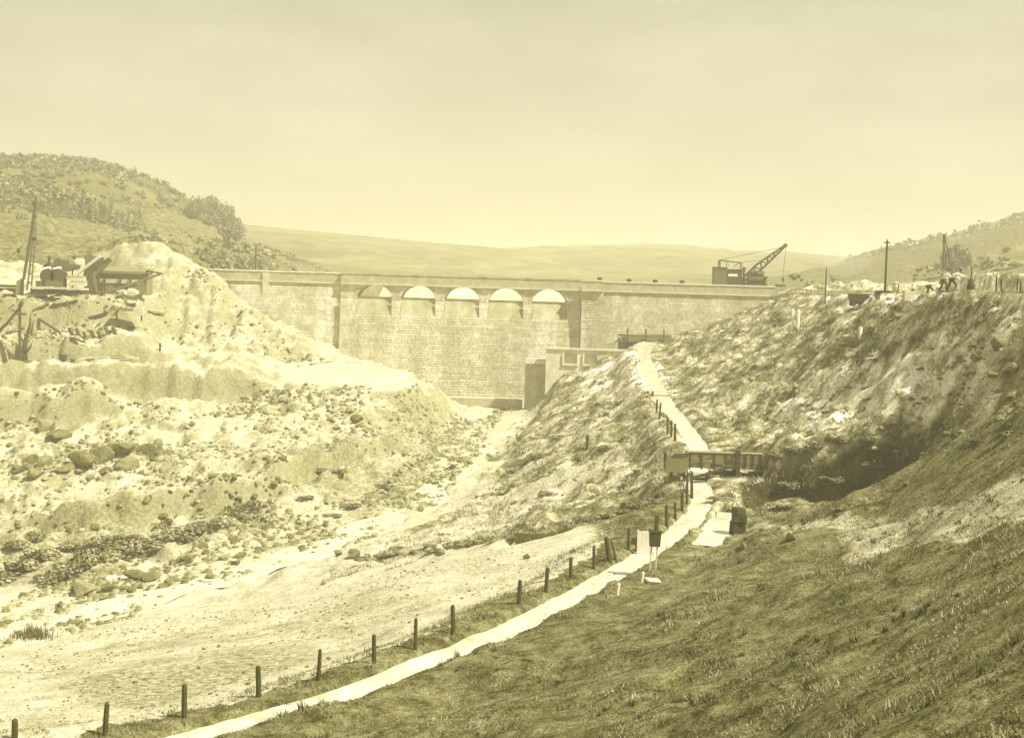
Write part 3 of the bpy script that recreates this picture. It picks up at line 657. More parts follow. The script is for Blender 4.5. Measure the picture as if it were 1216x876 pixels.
FP = [(17,853,880),(125,833,873),(219,812,853),(307,790,828),(378,770,808),(444,752,788),(493,733,771),(538,718,753),(616,688,717),(648.5,673,703),(678,661,688),(705,648,676),(746,628,654),(791.5,600,626),(802,596,617),(810,585,608)]
posts = []
for i, (px, yt, yb) in enumerate(FP):
    posts.append(make_post(px, yt, yb, f'{ORD[i]} dark wooden fence post beside the leat counted from the bottom left corner'))
for px, yt, yb, lb in ((815.6,560,599,'tall slim fence post just left of the wooden launder, nearer of two'), (821.5,560,593,'tall slim fence post just left of the wooden launder, farther of two')): make_post(px, yt, yb, lb)
for i, (px, yt, yb) in enumerate(((801.6,503,524),(797,499,519),(792.6,495,515),(783,478,498),(779.5,474,490))):
    make_post(px, yt, yb, f'{ORD[i]} dark fence post beyond the launder counted up the leat', group='fence posts up the leat')
make_post(724, 636, 667, 'broken fence post leaning left beside the sluice', lean=-.16, wdt=.28, group='leaning posts at the sluice'); make_post(732, 640, 667, 'thin stake propped against the leaning fence post', lean=-.26, wdt=.12, group='leaning posts at the sluice', cat='stake')
make_post(697, 516, 533, 'splintered dead stump standing alone on the bank below the leat', wdt=.3, cat='stump', group=None, name='tree_stump')
for px, yt, yb, lb in ((733,692,706,'short white peg right of the leat below the sluice'), (762,678,690,'short white peg in the grass beside the sluice')):
    p = hit(px, yb); b = MB(); h = (yb-yt)*p.y/F; b.tube([(0, 0, -.2), (0, 0, h*.9), (0, 0, h)], [.08, .075, .04], 6); o = b.build('marker_peg', M['white']); o.location = p; o.rotation_euler.y = .12; tag(o, lb, 'peg', 'white marker pegs')
# sluice on the leat
p = hit(766, 667); k = p.y/F
sg = empty('sluice_gate', p, -.15, 'white painted sluice gate board standing across the leat', 'sluice gate')
for i in range(4):
    b = MB(); b.box((-.28+i*.19, 0, .82), (.183, .06, 1.64+random.uniform(-.04, .04))); b.build('board', M['white'], sg)
b = MB(); b.box((-.42, .02, .8), (.08, .1, 1.75)); b.build('side_post', M['white'], sg)
b = MB(); b.box((0, .07, .45), (.86, .06, .1)); b.box((0, .07, 1.2), (.86, .06, .1)); b.build('rail', M['wood_mid'], sg)
p = hit(776, 676)
bx_ = empty('signal_box_on_stakes', p, .1, 'dark wooden box on pale splayed stakes beside the sluice gate', 'box')
h0 = (676-648)*p.y/F; hh = 17*p.y/F
b = MB(); b.box((.02, 0, h0+hh/2), (.48, .34, hh), taper=1.15); b.build('casing', M['wood'], bx_)
b = MB(); b.box((.02, 0, h0+hh+.04), (.62, .46, .07)); b.build('lid', M['wood'], bx_)
for sx_, e in ((-.14, -.2), (.16, .1)): b = MB(); b.beam((e, 0, -.2), (sx_, 0, h0+.05), .07); b.build('stake', M['wood_pale'], bx_)
b = MB(); b.beam((.06, 0, h0+hh+.06), (.08, 0, h0+hh+.85), .17); b.build('spindle_post', M['wood'], bx_)
p = hit(755, 656); sp2 = empty('gauge_post', p, 0, 'short dark post with square head left of the sluice gate', 'post')
b = MB(); b.box((.06, 0, .35), (.2, .2, .9)); b.build('post', M['wood'], sp2); b = MB(); b.box((-.05, 0, .62), (.42, .24, .34)); b.build('head', M['wood'], sp2)
a = hit(736, 668); c = hit(758, 667); b = MB(); b.tube([a+Vector((0, 0, .1)), (a+c)/2+Vector((0, 0, -.02)), c+Vector((0, 0, .25))], .035, 5); o = b.build('drooping_rail', M['wood_mid']); tag(o, 'thin sagging rail lying from leaning post to sluice gate', 'rail')
p = hit(775, 694); b = MB(); b.box((0, 0, 0), (.72, .5, .12)); b.box((.0, .02, -.13), (.6, .4, .16)); o = b.build('flat_stone_slab', M['stone_pale'], bevel=.04); o.location = p+Vector((0, 0, .2)); o.rotation_euler = (.1, .12, .3); tag(o, 'pale flat stone slab lying on the grass right of the leat', 'stone')

# ---------------------------------------------------------------- wooden launder carrying the gully stream over the leat
ld = 84.0; k = ld/F
def LX(px, d=ld): return W(px, 550, d).x
def LZ(py, px=845, d=ld): return W(px, py, d).z
lau = empty('wooden_launder', (LX(845), ld, LZ(600)), 0, 'dark plank launder on posts crossing above the leat', 'launder')
def lb_(b, name, mat): return wb(b, name, mat, lau)
zt, zb = LZ(537.5), LZ(556)
hpl = (zt-zb)/3
for y, segs in ((ld+1.3, ((817, 904, 0), (817, 904, 1), (817, 860, 2), (866, 904, 2))), (ld, ((817.5, 876, 0), (817.5, 838, .95), (846, 876, 1.15), (824, 858, 2.05), (877, 904, 0), (877, 904, 1), (877, 904, 2)))):
    for x0, x1, rw_ in segs:
        b = MB(); b.box(((LX(x0)+LX(x1))/2, y+random.uniform(-.03, .03), zt-hpl*(rw_+.5)), (LX(x1)-LX(x0), .06, hpl*.93), ry=random.uniform(-.012, .012)); lb_(b, 'plank', M['wood_mid'])
for q in (819, 833, 848, 862, 885, 894, 903): b = MB(); b.box((LX(q), ld-.07, (zt+zb)/2-.05), (.1, .07, zt-zb+.1), ry=random.uniform(-.03, .03)); lb_(b, 'batten', M['wood'])
for q0, q1, y0_, y1_ in ((880, 900, 560, 574), (884, 903, 572, 562), (842, 868, 575, 560), (812, 822, 575, 560)): b = MB(); b.beam((LX(q0), ld+.2, LZ(y0_)), (LX(q1), ld+.25, LZ(y1_)), .13); lb_(b, 'brace', M['wood'])
for i in range(9):
    q = LX(817)+(LX(904)-LX(817))*(i+.5)/9; b = MB(); b.box((q, ld+.66, zb+.06), ((LX(904)-LX(817))/9-.02, 1.3, .06)); lb_(b, 'floor_board', M['wood'])
b = MB(); b.beam((LX(816), ld-.02, zt+.05), (LX(905), ld+.0, zt+.05), .1, .07); lb_(b, 'top_rail', M['wood_pale'])
b = MB(); b.beam((LX(874), ld-.1, zb-.06), (LX(906), ld-.1, zb-.04), .12, .1); lb_(b, 'bottom_rail', M['wood_pale'])
# outfall box at the left end
for i in range(3):
    h = (LZ(538)-LZ(558.5))/3; b = MB(); b.box((LX(804.5, 82.4)-.03*i, 82.4, LZ(538)-h*(i+.5)), (26*k+.05*i, .06, h-.02)); lb_(b, 'outfall_board', M['wood_mid'])
for q in (792, 817): b = MB(); b.box((LX(q, 82.4), 83.2, (LZ(538)+LZ(558.5))/2), (.07, 1.55, LZ(538)-LZ(558.5))); lb_(b, 'outfall_side', M['wood'])
b = MB(); b.beam((LX(800, 82.3), 82.35, LZ(537)), (LX(818, 82.3), 82.35, LZ(536.6)), .12, .09); lb_(b, 'outfall_rail', M['wood'])
for px, d, yt, yb, wv in ((876, 83.85, 533.5, 606, .3), (872, 84.9, 558, 600, .24), (797.5, 82.6, 558, 578, .2), (813, 82.6, 558, 590, .18), (902, 84.9, 556, 590, .2)):
    b = MB(); b.beam((LX(px, d), d, LZ(yb)-.4), (LX(px, d), d, LZ(yt)), wv); lb_(b, 'post', M['wood'])
b = MB(); b.beam((LX(822), 83.3, LZ(566)), (LX(872), 83.6, LZ(551)), .16); lb_(b, 'strut', M['wood']); b = MB(); b.beam((LX(824), 84.6, LZ(571)), (LX(874), 84.6, LZ(568)), .14); lb_(b, 'tie_beam', M['wood'])
for px, py, wv in ((832, 562, 1.5), (862, 569.5, .8), (829, 571, .7)):
    b = MB(); b.box((LX(px), ld-.15, LZ(py)), (wv, .5, .1), ry=.05); lb_(b, 'cross_board', M['wood_pale'])
# stone abutment below its right post, foot board bridge up the leat
p = hit(876, 632); b = MB()
ab_ = empty('launder_abutment', p, .1, 'dark stone block abutment below the right post of the launder', 'abutment')
for r_, (cx_, cz_, wx_, hz_) in enumerate(((0, .2, .8, .8), (-.12, .82, .42, .5), (.24, .8, .36, .44), (.02, 1.2, .62, .36))):
    b = MB(); b.tone = .2+.06*(r_ % 2); b.box((cx_, random.uniform(-.06, .06), cz_), (wx_, .7, hz_), rz=random.uniform(-.2, .2), rx=random.uniform(-.07, .07), taper=.92); b.build('stone_block', M['stone'], ab_, bevel=.03)
p = LEAT[min(range(len(LEAT)), key=lambda i: abs(LEAT[i].y-122))]
fb_ = empty('plank_footbridge', p, 0, 'pale plank footbridge over the upper leat', 'footbridge')
for i in range(3): b = MB(); b.box((0, -.35+i*.35, .42), (3.4, .32, .09)); b.build('plank', M['wood_pale'], fb_)
for q in (-1.3, -.8, 1.35): b = MB(); b.beam((q, -.4, -.8), (q, -.4, .4), .2); b.build('post', M['wood'], fb_)

# ---------------------------------------------------------------- crane on the dam
cd = 182.2; kc = cd/F
def KX(px): return W(px, 330, cd).x
def KZ(px, py): return W(px, py, cd).z
cr = empty('travelling_crane', (KX(864), cd, Z_PAR+.1), 0, 'dark boxy crane with lattice jib standing on the dam crest', 'crane')
def cb(b, name, mat, **q): o = b.build(name, mat, None, **q); o.parent = cr; o.matrix_parent_inverse = Matrix.Translation(-cr.location); return o
zb_ = KZ(864, 338); zt_ = KZ(864, 318.5)
b = MB(); b.box((KX(864), cd, zb_-.15), (KX(882)-KX(844), 2.6, .35)); cb(b, 'turntable', M['iron'])
for s_ in (-1, 1):
    b = MB(); b.box((KX(866), cd+s_*.95, (Z_PAR+.1+zb_)/2-.1), (KX(884)-KX(850), .5, zb_-Z_PAR-.4)); cb(b, 'bogie', M['iron'])
b = MB(); b.box((KX(854), cd, (zb_+zt_)/2), (KX(861)-KX(847), 2.4, zt_-zb_)); c1 = cb(b, 'cab', M['iron_mid'])  # paler iron: lit side of the cab put into the colour
b = MB(); b.box((KX(870.3), cd-.05, (zb_+KZ(870, 320))/2), (KX(880)-KX(861)-.02, 2.3, KZ(870, 320)-zb_)); c2 = cb(b, 'engine_house', M['iron'])  # darker iron: shaded side of the cab put into the colour
b = MB(); b.box((KX(854), cd, zt_+.06), (KX(862)-KX(846), 2.6, .1)); cb(b, 'roof', M['iron_mid'])
b = MB(); b.box((KX(868.5), cd-1.23, KZ(868, 327)), (1.35, .03, .36)); cb(b, 'name_plate', M['white'])
for px, y0_, y1_, wv in ((853.5, 309, 319, .16), (863, 309.5, 318, .06), (879.5, 312, 334, .1)):
    for s_ in (-.8, .8): b = MB(); b.beam((KX(px), cd+s_, KZ(px, y1_)), (KX(px), cd+s_*.7, KZ(px, y0_)), wv); cb(b, 'gantry_post', M['iron'])
b = MB(); b.beam((KX(853), cd-.6, KZ(853, 309)), (KX(880), cd-.6, KZ(880, 312)), .09); b.beam((KX(853), cd+.6, KZ(853, 309)), (KX(880), cd+.6, KZ(880, 312)), .09); cb(b, 'gantry_beam', M['iron'])
b = MB(); b.beam((KX(870), cd, KZ(870, 317)), (KX(879), cd, KZ(879, 311)), .1); cb(b, 'gantry_stay', M['iron'])
A_, B_ = Vector((KX(879), cd, KZ(879, 335.5))), Vector((KX(931), cd, KZ(931, 291.5)))
dv = (B_-A_).normalized(); nv = Vector((-dv.z, 0, dv.x)); Lj = (B_-A_).length
jib = empty('jib', A_); jib.parent = cr; jib.matrix_parent_inverse = Matrix.Translation(-cr.location)
def hwid(t): return .42*(1-abs(t-.42)/.6)+.08 if t < .98 else .08
def jp(t, sn, sy): return A_+dv*(Lj*t)+nv*(sn*hwid(t))+Vector((0, sy*(.5-.35*t), 0))
def jb(b, name, mat): o = b.build(name, mat, jib); o.matrix_parent_inverse = Matrix.Translation(-A_); return o
for sn in (-1, 1):
    for sy in (-1, 1):
        b = MB(); T_ = [0, .2, .42, .6, .8, 1]
        for t0, t1 in zip(T_[:-1], T_[1:]): b.beam(jp(t0, sn, sy), jp(t1, sn, sy), .22)
        jb(b, 'chord', M['iron'])
b = MB(); nn = 14
for i in range(nn):
    for sy in (-1, 1): b.beam(jp(i/nn, 1 if i % 2 else -1, sy), jp((i+1)/nn, -1 if i % 2 else 1, sy), .1)
    b.beam(jp(i/nn, 1, -1), jp(i/nn, 1, 1), .05)
jb(b, 'lacing', M['iron'])
b = MB(); b.tube([B_+Vector((0, -.12, 0)), B_+Vector((0, .12, 0))], .3, 12); jb(b, 'head_sheave', M['iron'])
hk = Vector((KX(929), cd, KZ(929, 331)))
b = MB(); b.tube([B_+Vector((.1, 0, 0)), Vector((hk.x+.1, cd, hk.z))], .03, 4); cb(b, 'hoist_rope', M['cable'])
for (xa_, ya_), (xb_, yb_) in (((853, 309), (930, 293)), ((880, 311.5), (912, 308))): b = MB(); b.tube([(KX(xa_), cd, KZ(xa_, ya_)), (KX(xb_), cd, KZ(xb_, yb_))], .03, 4); cb(b, 'stay_rope', M['cable'])
b = MB(); b.box((hk.x+.1, cd, hk.z-.1), (.3, .25, .5)); b.tube([(hk.x+.1, cd, hk.z-.3), (hk.x+.1, cd, hk.z-.7)], .06, 6); cb(b, 'hook_block', M['iron'])
b = MB(); b.box((hk.x-.3, cd, hk.z-1.0), (1.3, .9, .3), taper=1.15); o = b.build('lifting_skip', M['iron_mid']); tag(o, 'small skip hanging below the jib of the crane', 'skip')
# boiler engine right of the crane
en = empty('boiler_engine', (KX(898), cd+.2, Z_PAR+.1), 0, 'grey boiler engine with canopy just right of the crane', 'engine')
def eb(b, name, mat, **q): o = b.build(name, mat, None, **q); o.parent = en; o.matrix_parent_inverse = Matrix.Translation(-en.location); return o
b = MB(); b.tube([(KX(888), cd+.2, KZ(890, 331)), (KX(906), cd+.2, KZ(906, 331))], .75, 14); eb(b, 'boiler', M['iron_mid'], smooth=False)
b = MB(); b.box((KX(897), cd+.2, KZ(897, 338)), (KX(908)-KX(882), 1.6, .5)); eb(b, 'chassis', M['iron'])
b = MB(); b.box((KX(900), cd+.2, KZ(900, 323.2)), (KX(907)-KX(893), 1.8, .14)); b.box((KX(899), cd+.2, KZ(899, 322.2)), (KX(904)-KX(894), 1.5, .12)); eb(b, 'canopy', M['iron_mid'])
for q in (894, 906):
    for s_ in (-.7, .7): b = MB(); b.beam((KX(q), cd+.2+s_, KZ(q, 337)), (KX(q), cd+.2+s_, KZ(q, 323)), .08); eb(b, 'canopy_post', M['iron'])
b = MB(); b.tube([(KX(883.5), cd+.2, KZ(883, 338)), (KX(883.5), cd+.2, KZ(883, 322)), (KX(883.5), cd+.2, KZ(883, 317.5))], [.14, .14, .26], 10); eb(b, 'chimney', M['iron'])
b = MB(); b.tube([(KX(909), cd+.2, KZ(909, 339)), (KX(909), cd+.2, KZ(909, 331)), (KX(909), cd+.2, KZ(909, 328.5))], [.25, .2, .55], 10); eb(b, 'hopper', M['iron_mid'])
for q in (886, 906):
    for s_ in (-.85, .85): b = MB(); b.tube([(KX(q), cd+.2+s_-.08, Z_PAR+.62), (KX(q), cd+.2+s_+.08, Z_PAR+.62)], .5, 12); eb(b, 'wheel', M['iron'])
for px, py, lb in ((711, 331.5, 'largest dark sandbag on the parapet at the buttress'), (747, 334.5, 'dark sandbag on the parapet right of the buttress'), (778, 335.7, 'dark sandbag on the parapet midway to the crane'), (810, 336.5, 'small dark sandbag on the parapet nearest the crane')):
    b = MB(); b.tube([(-.35, 0, 0), (-.2, 0, .1), (.2, 0, .12), (.36, 0, 0)], [.08, .24, .22, .1], 8); o = b.build('sandbag', M['wood'], smooth=True); o.location = (DX(px), DD-1.45 if px < 715 else DD+.27, (ZC-.06 if px < 715 else ZC-.12)+.1); tag(o, lb, 'sandbag', 'sandbags on the parapet')

# ---------------------------------------------------------------- the upper right: men, tubs, poles
def pole(px, yt, yb, d, label, r=.09, arms=0, cat='pole', name='telegraph_pole', zbase=None, lean=0):
    p = og(px, d) if zbase is None else Vector((W(px, 340, d).x, d, zbase)); top = W(px, yt, d).z; h = top-p.z
    o = empty(name, p, 0, label, cat); o.rotation_euler.y = lean
    b = MB(); b.tube([(0, 0, -.4), (0, 0, h*.5), (0, 0, h)], [r, r*.9, r*.75], 8); b.build('shaft', M['wood'], o)
    if arms: b = MB(); b.box((0, 0, h-.25), (.5, .08, .1)); b.build('cross_arm', M['wood'], o)
    return o
pole(1048.5, 284.5, 346, crest_d(1048)+2, 'tall slim wooden pole on the slope top behind the tubs', .10, 1); pole(978, 318, 346, crest_d(978)+2, 'thinner shorter pole on the slope top between crane and tubs', .09)
pole(302, 290, 318, 196, 'dark pole rising behind the left end of the dam', .14)
for i, (px, yt, yb, d, ln) in enumerate(((1180, 327, 349, crest_d(1180)+1.5, 0), (1187, 331, 349, crest_d(1187)+1.2, -.12), (1209, 334, 350, crest_d(1209)+1, 0), (1205, 329, 345, crest_d(1205)+7, 0))):
    pole(px, yt, yb, d, ['upright stake leftmost of the stakes on the right skyline', 'stake leaning left among the stakes on the right skyline', 'thick stake rightmost on the right skyline with earth at its foot', 'thin far stake near the right edge of the skyline'][i], .06, cat='stake', name='stake', lean=ln)
p = pole(1150, 316, 346, crest_d(1150)+1.5, 'pole with dark sack at its foot right of the men', .05, name='surveying_pole')
b = MB(); b.tube([(0, 0, -.1), (0, 0, .4), (0, 0, .8), (0, 0, .95)], [.3, .28, .17, .05], 8); b.build('sack', M['cloth_dark'], p, smooth=True)
tp = empty('tripod_poles', Vector((W(1123, 340, 150).x, 150, gz(W(1123, 340, 150).x, 150))), 0, 'tall thin sheer legs behind the round tree on the right', 'sheer legs')
for a_, c_ in (((1120.5, 320), (1120, 279)), ((1131, 322), (1121.5, 279)), ((1124, 322), (1121, 278))):
    q0, q1 = W(*a_, 150), W(*c_, 150); b = MB(); b.tube([q0-tp.location, q1-tp.location], .07, 6); b.build('leg', M['wood'], tp)
b = MB(); b.tube([W(1118, 279, 150)-tp.location, W(1124, 279, 150)-tp.location], .06, 6); b.build('cross_bar', M['wood'], tp)
def tub(px0, px1, yt, d, label, ph):
    p = og((px0+px1)/2, d); wv = (px1-px0)*d/F; zt_ = min(1.15, W((px0+px1)/2, yt, d).z-p.z)
    o = empty('tip_tub', p, ph, label, 'tub', 'iron tubs on the slope top')
    b = MB(); h = zt_-.35
    v = []
    for z, sc in ((.35, .78), (zt_, 1.0)):
        for x, y in ((-1, -1), (1, -1), (1, 1), (-1, 1)): v.append((x*wv/2*sc, y*.55*sc, z))
    for z, sc in ((zt_, .93), (.45, .72)):
        for x, y in ((-1, -1), (1, -1), (1, 1), (-1, 1)): v.append((x*wv/2*sc, y*.55*sc, z))
    f = [(3, 2, 1, 0)]
    for l in (0, 4, 8):
        for i in range(4): f.append((l+i, l+(i+1) % 4, l+4+(i+1) % 4, l+4+i))
    f.append((12, 13, 14, 15)); b.add(v, f); b.build('body', M['iron'], o)
    for x in (-.3, .3):
        for y in (-.4, .4): b = MB(); b.tube([(x*wv, y-.05, .2), (x*wv, y+.05, .2)], .2, 10); b.build('wheel', M['iron'], o)
    b = MB(); b.box((0, 0, .28), (wv*.85, .6, .12)); b.build('chassis', M['wood'], o); return o
tub(1006, 1029, 335, crest_d(1017)+1.5, 'left of two dark iron tubs on the slope top', .05); tub(1038, 1056, 336, crest_d(1047)+1.2, 'right of two dark iron tubs beside the tall pole', -.05)
for px, yt, wv, d, lb in ((1033, 334, .55, crest_d(1033)+1.3, 'pale barrel standing between the two iron tubs'), (1061, 335, .5, crest_d(1061)+1.2, 'pale barrel right of the iron tubs')):
    p = og(px, d); h = min(1.1, W(px, yt, d).z-p.z); o = empty('barrel', p, 0, lb, 'barrel', 'pale barrels'); b = MB(); b.tube([(0, 0, 0), (0, 0, h*.5), (0, 0, h)], [wv*.42, wv*.5, wv*.42], 12); b.build('staves', M['wood_pale'], o, smooth=True)
    for q in (.15, .85): b = MB(); b.tube([(0, 0, h*q-.03), (0, 0, h*q+.03)], wv*.47, 12); b.build('hoop', M['iron'], o)
for px0, px1, yt, d, lb in ((1063, 1073, 334, crest_d(1068)+3, 'pale crate on the slope top left of the leaning man'), (1070, 1083, 338, crest_d(1076)+1, 'wide pale crate in front of the leaning man')):
    p = og((px0+px1)/2, d); wv = (px1-px0)*d/F; h = min(.8, max(.4, W(px0, yt, d).z-p.z)); o = empty('crate', p, .1, lb, 'crate', 'pale crates')
    for i in range(3): b = MB(); b.box((0, 0, h*(i+.5)/3), (wv, .6, h/3-.02)); b.build('slat', M['wood_pale'], o)
def skin(name, pts, edges, mat, parent, sub=1):
    me = bpy.data.meshes.new(name); me.from_pydata([q[:3] for q in pts], edges, []); o = bpy.data.objects.new(name, me); C.objects.link(o); o.parent = parent
    md = o.modifiers.new('skin', 'SKIN'); md.use_smooth_shade = True
    for i, q in enumerate(pts):
        s = me.skin_vertices[0].data[i]; s.radius = (q[3], q[4] if len(q) > 4 else q[3]); s.use_root = (i == 0)
    s_ = o.modifiers.new('sub', 'SUBSURF'); s_.levels = sub; s_.render_levels = sub; me.materials.append(mat); return o
def person(p, rz, bend, crouch, arms, label, scale=1.0, shirt='cloth_white', hat=True, stride=.2, rise=0):
    """standing man facing +x: bend = trunk angle from upright, arms = upper-arm angle from straight down"""
    o = empty('person', p+Vector((0, 0, rise)), rz, label, 'person', 'workmen on the slope top'); o.scale = (scale,)*3
    hp = .90-crouch*.25; sb, cb_ = math.sin(bend), math.cos(bend)
    def T(l, y=0): return (sb*l-.04*crouch, y, hp+cb_*l)
    kn = [(.10+crouch*.25+stride*.4, -.11, .50-crouch*.05), (.02+crouch*.2-stride*.35, .11, .49-crouch*.05)]; an = [(stride*.6, -.12, .09), (-stride*.7, .12, .09)]
    body = [(T(0)[0], 0, hp, .13, .15), (*T(.28), .115, .15), (*T(.47), .11, .17), (*T(.56), .06), (*T(.66), .085), (*T(.76), .09), (*T(.83), .05)]
    e = [(i, i+1) for i in range(6)]
    for s_, sy in ((0, -1), (1, 1)):
        i = len(body); body += [(T(0)[0], sy*.1, hp-.06, .085), (*kn[s_], .06), (*an[s_], .04), (an[s_][0]+.16, an[s_][1], .05, .038)]; e += [(0, i), (i, i+1), (i+1, i+2), (i+2, i+3)]
        i = len(body); sh_ = T(.47, sy*.2); aa = arms[s_]; el = (sh_[0]+math.sin(aa)*.29, sh_[1]+sy*.03, sh_[2]-math.cos(aa)*.29); a2 = aa+.35; wr = (el[0]+math.sin(a2)*.26, el[1], el[2]-math.cos(a2)*.26)
        ha = (wr[0]+math.sin(a2)*.09, wr[1], wr[2]-math.cos(a2)*.09); fi = (ha[0]+math.sin(a2+.4)*.08, ha[1], ha[2]-math.cos(a2+.4)*.08)
        body += [(*sh_, .06), (*el, .045), (*wr, .032), (*ha, .038), (*fi, .02)]; e += [(2, i), (i, i+1), (i+1, i+2), (i+2, i+3), (i+3, i+4)]
        for f_ in (-1, 0, 1): body.append((fi[0], fi[1]+f_*.022, fi[2]-.02, .009)); e.append((i+3, len(body)-1))
    skin('body', body, e, M['skin'], o)
    sp_ = [(T(0)[0], 0, hp+.02, .15, .17), (*T(.28), .14, .175), (*T(.47), .13, .19), (*T(.54), .07)]; se = [(0, 1), (1, 2), (2, 3)]; tr = [(T(0)[0], 0, hp+.03, .155, .18)]; te = []
    for s_, sy in ((0, -1), (1, 1)):
        i = 11+s_*12; j = len(sp_); q = [body[7+s_*12+4+k] for k in range(3)]
        sp_ += [(*q[0][:3], .085), (*q[1][:3], .065), (*q[2][:3], .05)]; se += [(2, j), (j, j+1), (j+1, j+2)]
        q = [body[7+s_*12+k] for k in range(3)]; j = len(tr); tr += [(*q[0][:3], .115), (*q[1][:3], .085), (*q[2][:3], .075)]; te += [(0, j), (j, j+1), (j+1, j+2)]
    skin('shirt', sp_, se, M[shirt], o); skin('trousers', tr, te, M['cloth_dark'], o)
    for s_ in (0, 1): b = MB(); b.box((an[s_][0]+.07, an[s_][1], .05), (.28, .1, .1)); b.build('boot', M['cloth_dark'], o, bevel=.02)
    if hat:
        q = Vector(T(.86)); b = MB(); b.tube([(0, 0, -.03), (0, 0, .0), (0, 0, .03), (0, 0, .06)], [.12, .15, .11, .05], 10); h_ = b.build('cap', M['cloth_dark'], o, smooth=True); h_.location = q; h_.rotation_euler.y = bend
    return o
p = og(1117, crest_d(1117)+1.5); person(p, .2, .55, .2, (.9, .6), 'workman in white shirt and dark trousers bending forward, left of the pair', stride=.25)
p = og(1127, crest_d(1127)+1); person(p, .15, .75, .1, (1.1, .7), 'workman in white shirt leaning right beside his bending mate', stride=.35, scale=1.02)
p = og(1081, crest_d(1081)+2.5); person(p, 2.6, -.15, .1, (.3, .2), 'workman in white shirt leaning back behind the pale crates', rise=-.25)
p = og(1100, crest_d(1100)+2); person(p, .1, 1.35, .5, (1.3, 1.1), 'workman in white shirt stooping low with level back', rise=-.1)
for px, yt, yb, lb in ((940.5, 367, 393, 'left of two white survey staffs standing on the hillside'), (947.5, 370, 391, 'right of two white survey staffs standing on the hillside'), (1021.5, 391, 402, 'short white stake alone on the upper hillside')):
    p = hit(px, yb); h = (yb-yt)*p.y/F; b = MB(); b.tube([(0, 0, -.2), (0, 0, h*.96), (0, 0, h)], [.16, .14, .06], 7); o = b.build('survey_staff', M['white']); o.location = p; tag(o, lb, 'staff', 'white survey staffs')
# ---------------------------------------------------------------- the works on the far left
d5 = 158.0; k5 = d5/F
def Q(px, py, d=d5): return W(px, py, d)
def thing(name, px, py, d, label, cat, group=None):
    o = empty(name, Q(px, py, d), 0, label, cat, group); o['_'] = 0; del o['_']; return o
def pb(o, b, name, mat, **k): q = b.build(name, mat, None, **k); q.parent = o; q.matrix_parent_inverse = Matrix.Translation(-o.location); return q
# derrick: leaning mast, lattice jib, guys
dk = thing('guy_derrick', 28, 349, d5, 'tall leaning derrick mast with ladder-like lattice and guy wires', 'derrick')
b = MB(); b.tube([Q(28, 332), Q(36, 283), Q(43, 234)], [.2, .19, .12], 8); pb(dk, b, 'mast', M['iron'])
b = MB(); b.beam(Q(25.5, 352), Q(26, 331), .42); pb(dk, b, 'king_post', M['wood']); b = MB(); b.beam(Q(21, 352), Q(23, 333), .5); pb(dk, b, 'footing', M['wood_mid'])
for s_ in (0, 1):
    b = MB(); b.tube([Q(32+s_*5, 345, 159), Q(39+s_*3, 283, 159), Q(43+s_, 240, 159)], [.12, .09, .04], 6); pb(dk, b, 'rail', M['iron_mid'])
for i in range(6):
    y = 336-i*10.5; x = 32+(336-y)*.14; b = MB(); b.beam(Q(x, y, 159), Q(x+4.6, y-.3, 159), .2); pb(dk, b, 'rung', M['iron_mid'])
for y in (283, 257, 241): b = MB(); b.tube([Q(38.5, y, 158.8), Q(42.5, y, 158.8)], .22, 8); pb(dk, b, 'pulley', M['iron'])
for a_, c_ in (((31, 287), (-10, 327)), ((43, 240), (99, 315)), ((43, 236), (35, 335))): b = MB(); b.tube([Q(*a_, 158.3), Q(*c_, 158.3)], .028, 4); pb(dk, b, 'guy_wire', M['cable'])
b = MB(); b.box(Q(22, 298, 158.3), (.35, .3, .5)); pb(dk, b, 'guy_block', M['iron']); b = MB(); b.box(Q(88, 306, 158.3), (.3, .25, .4)); pb(dk, b, 'guy_block', M['iron'])
# flat wagons
def flat(px0, px1, yt, yb, d, label, deck):
    o = thing('flat_wagon', (px0+px1)/2, yb, d, label, 'wagon', 'flat wagons of the works'); x0, x1 = Q(px0, yt, d).x, Q(px1, yt, d).x; zt = Q((px0+px1)/2, yt, d).z; zb = Q((px0+px1)/2, yb, d).z; h = zt-zb
    b = MB(); b.box(((x0+x1)/2, d+.8, zb+h*.45), (x1-x0, 1.6, h*.5)); pb(o, b, 'underframe', M['wood'])
    n_ = int((x1-x0)/.7)
    for i in range(n_): b = MB(); b.box((x0+(x1-x0)*(i+.5)/n_, d+.8, zt-h*.12), ((x1-x0)/n_-.03, 2.0, h*.24)); pb(o, b, 'deck_plank', deck)
    for q in np.linspace(x0+.7, x1-.7, max(2, int((x1-x0)/2.4))): b = MB(); b.tube([(q, d-.08, zb+.25), (q, d+.04, zb+.25)], .28, 12); pb(o, b, 'wheel', M['iron'])
    return o
flat(36, 61, 340, 351, 157.5, 'flat wagon with pale deck below the winch engine', M['wood_pale']); flat(62, 100, 341.5, 351, 157.5, 'long flat wagon with pale deck below the pale crates', M['wood_pale']); flat(-8, 20, 338, 351, 158, 'dark low wagon at the left edge beside the derrick foot', M['wood'])
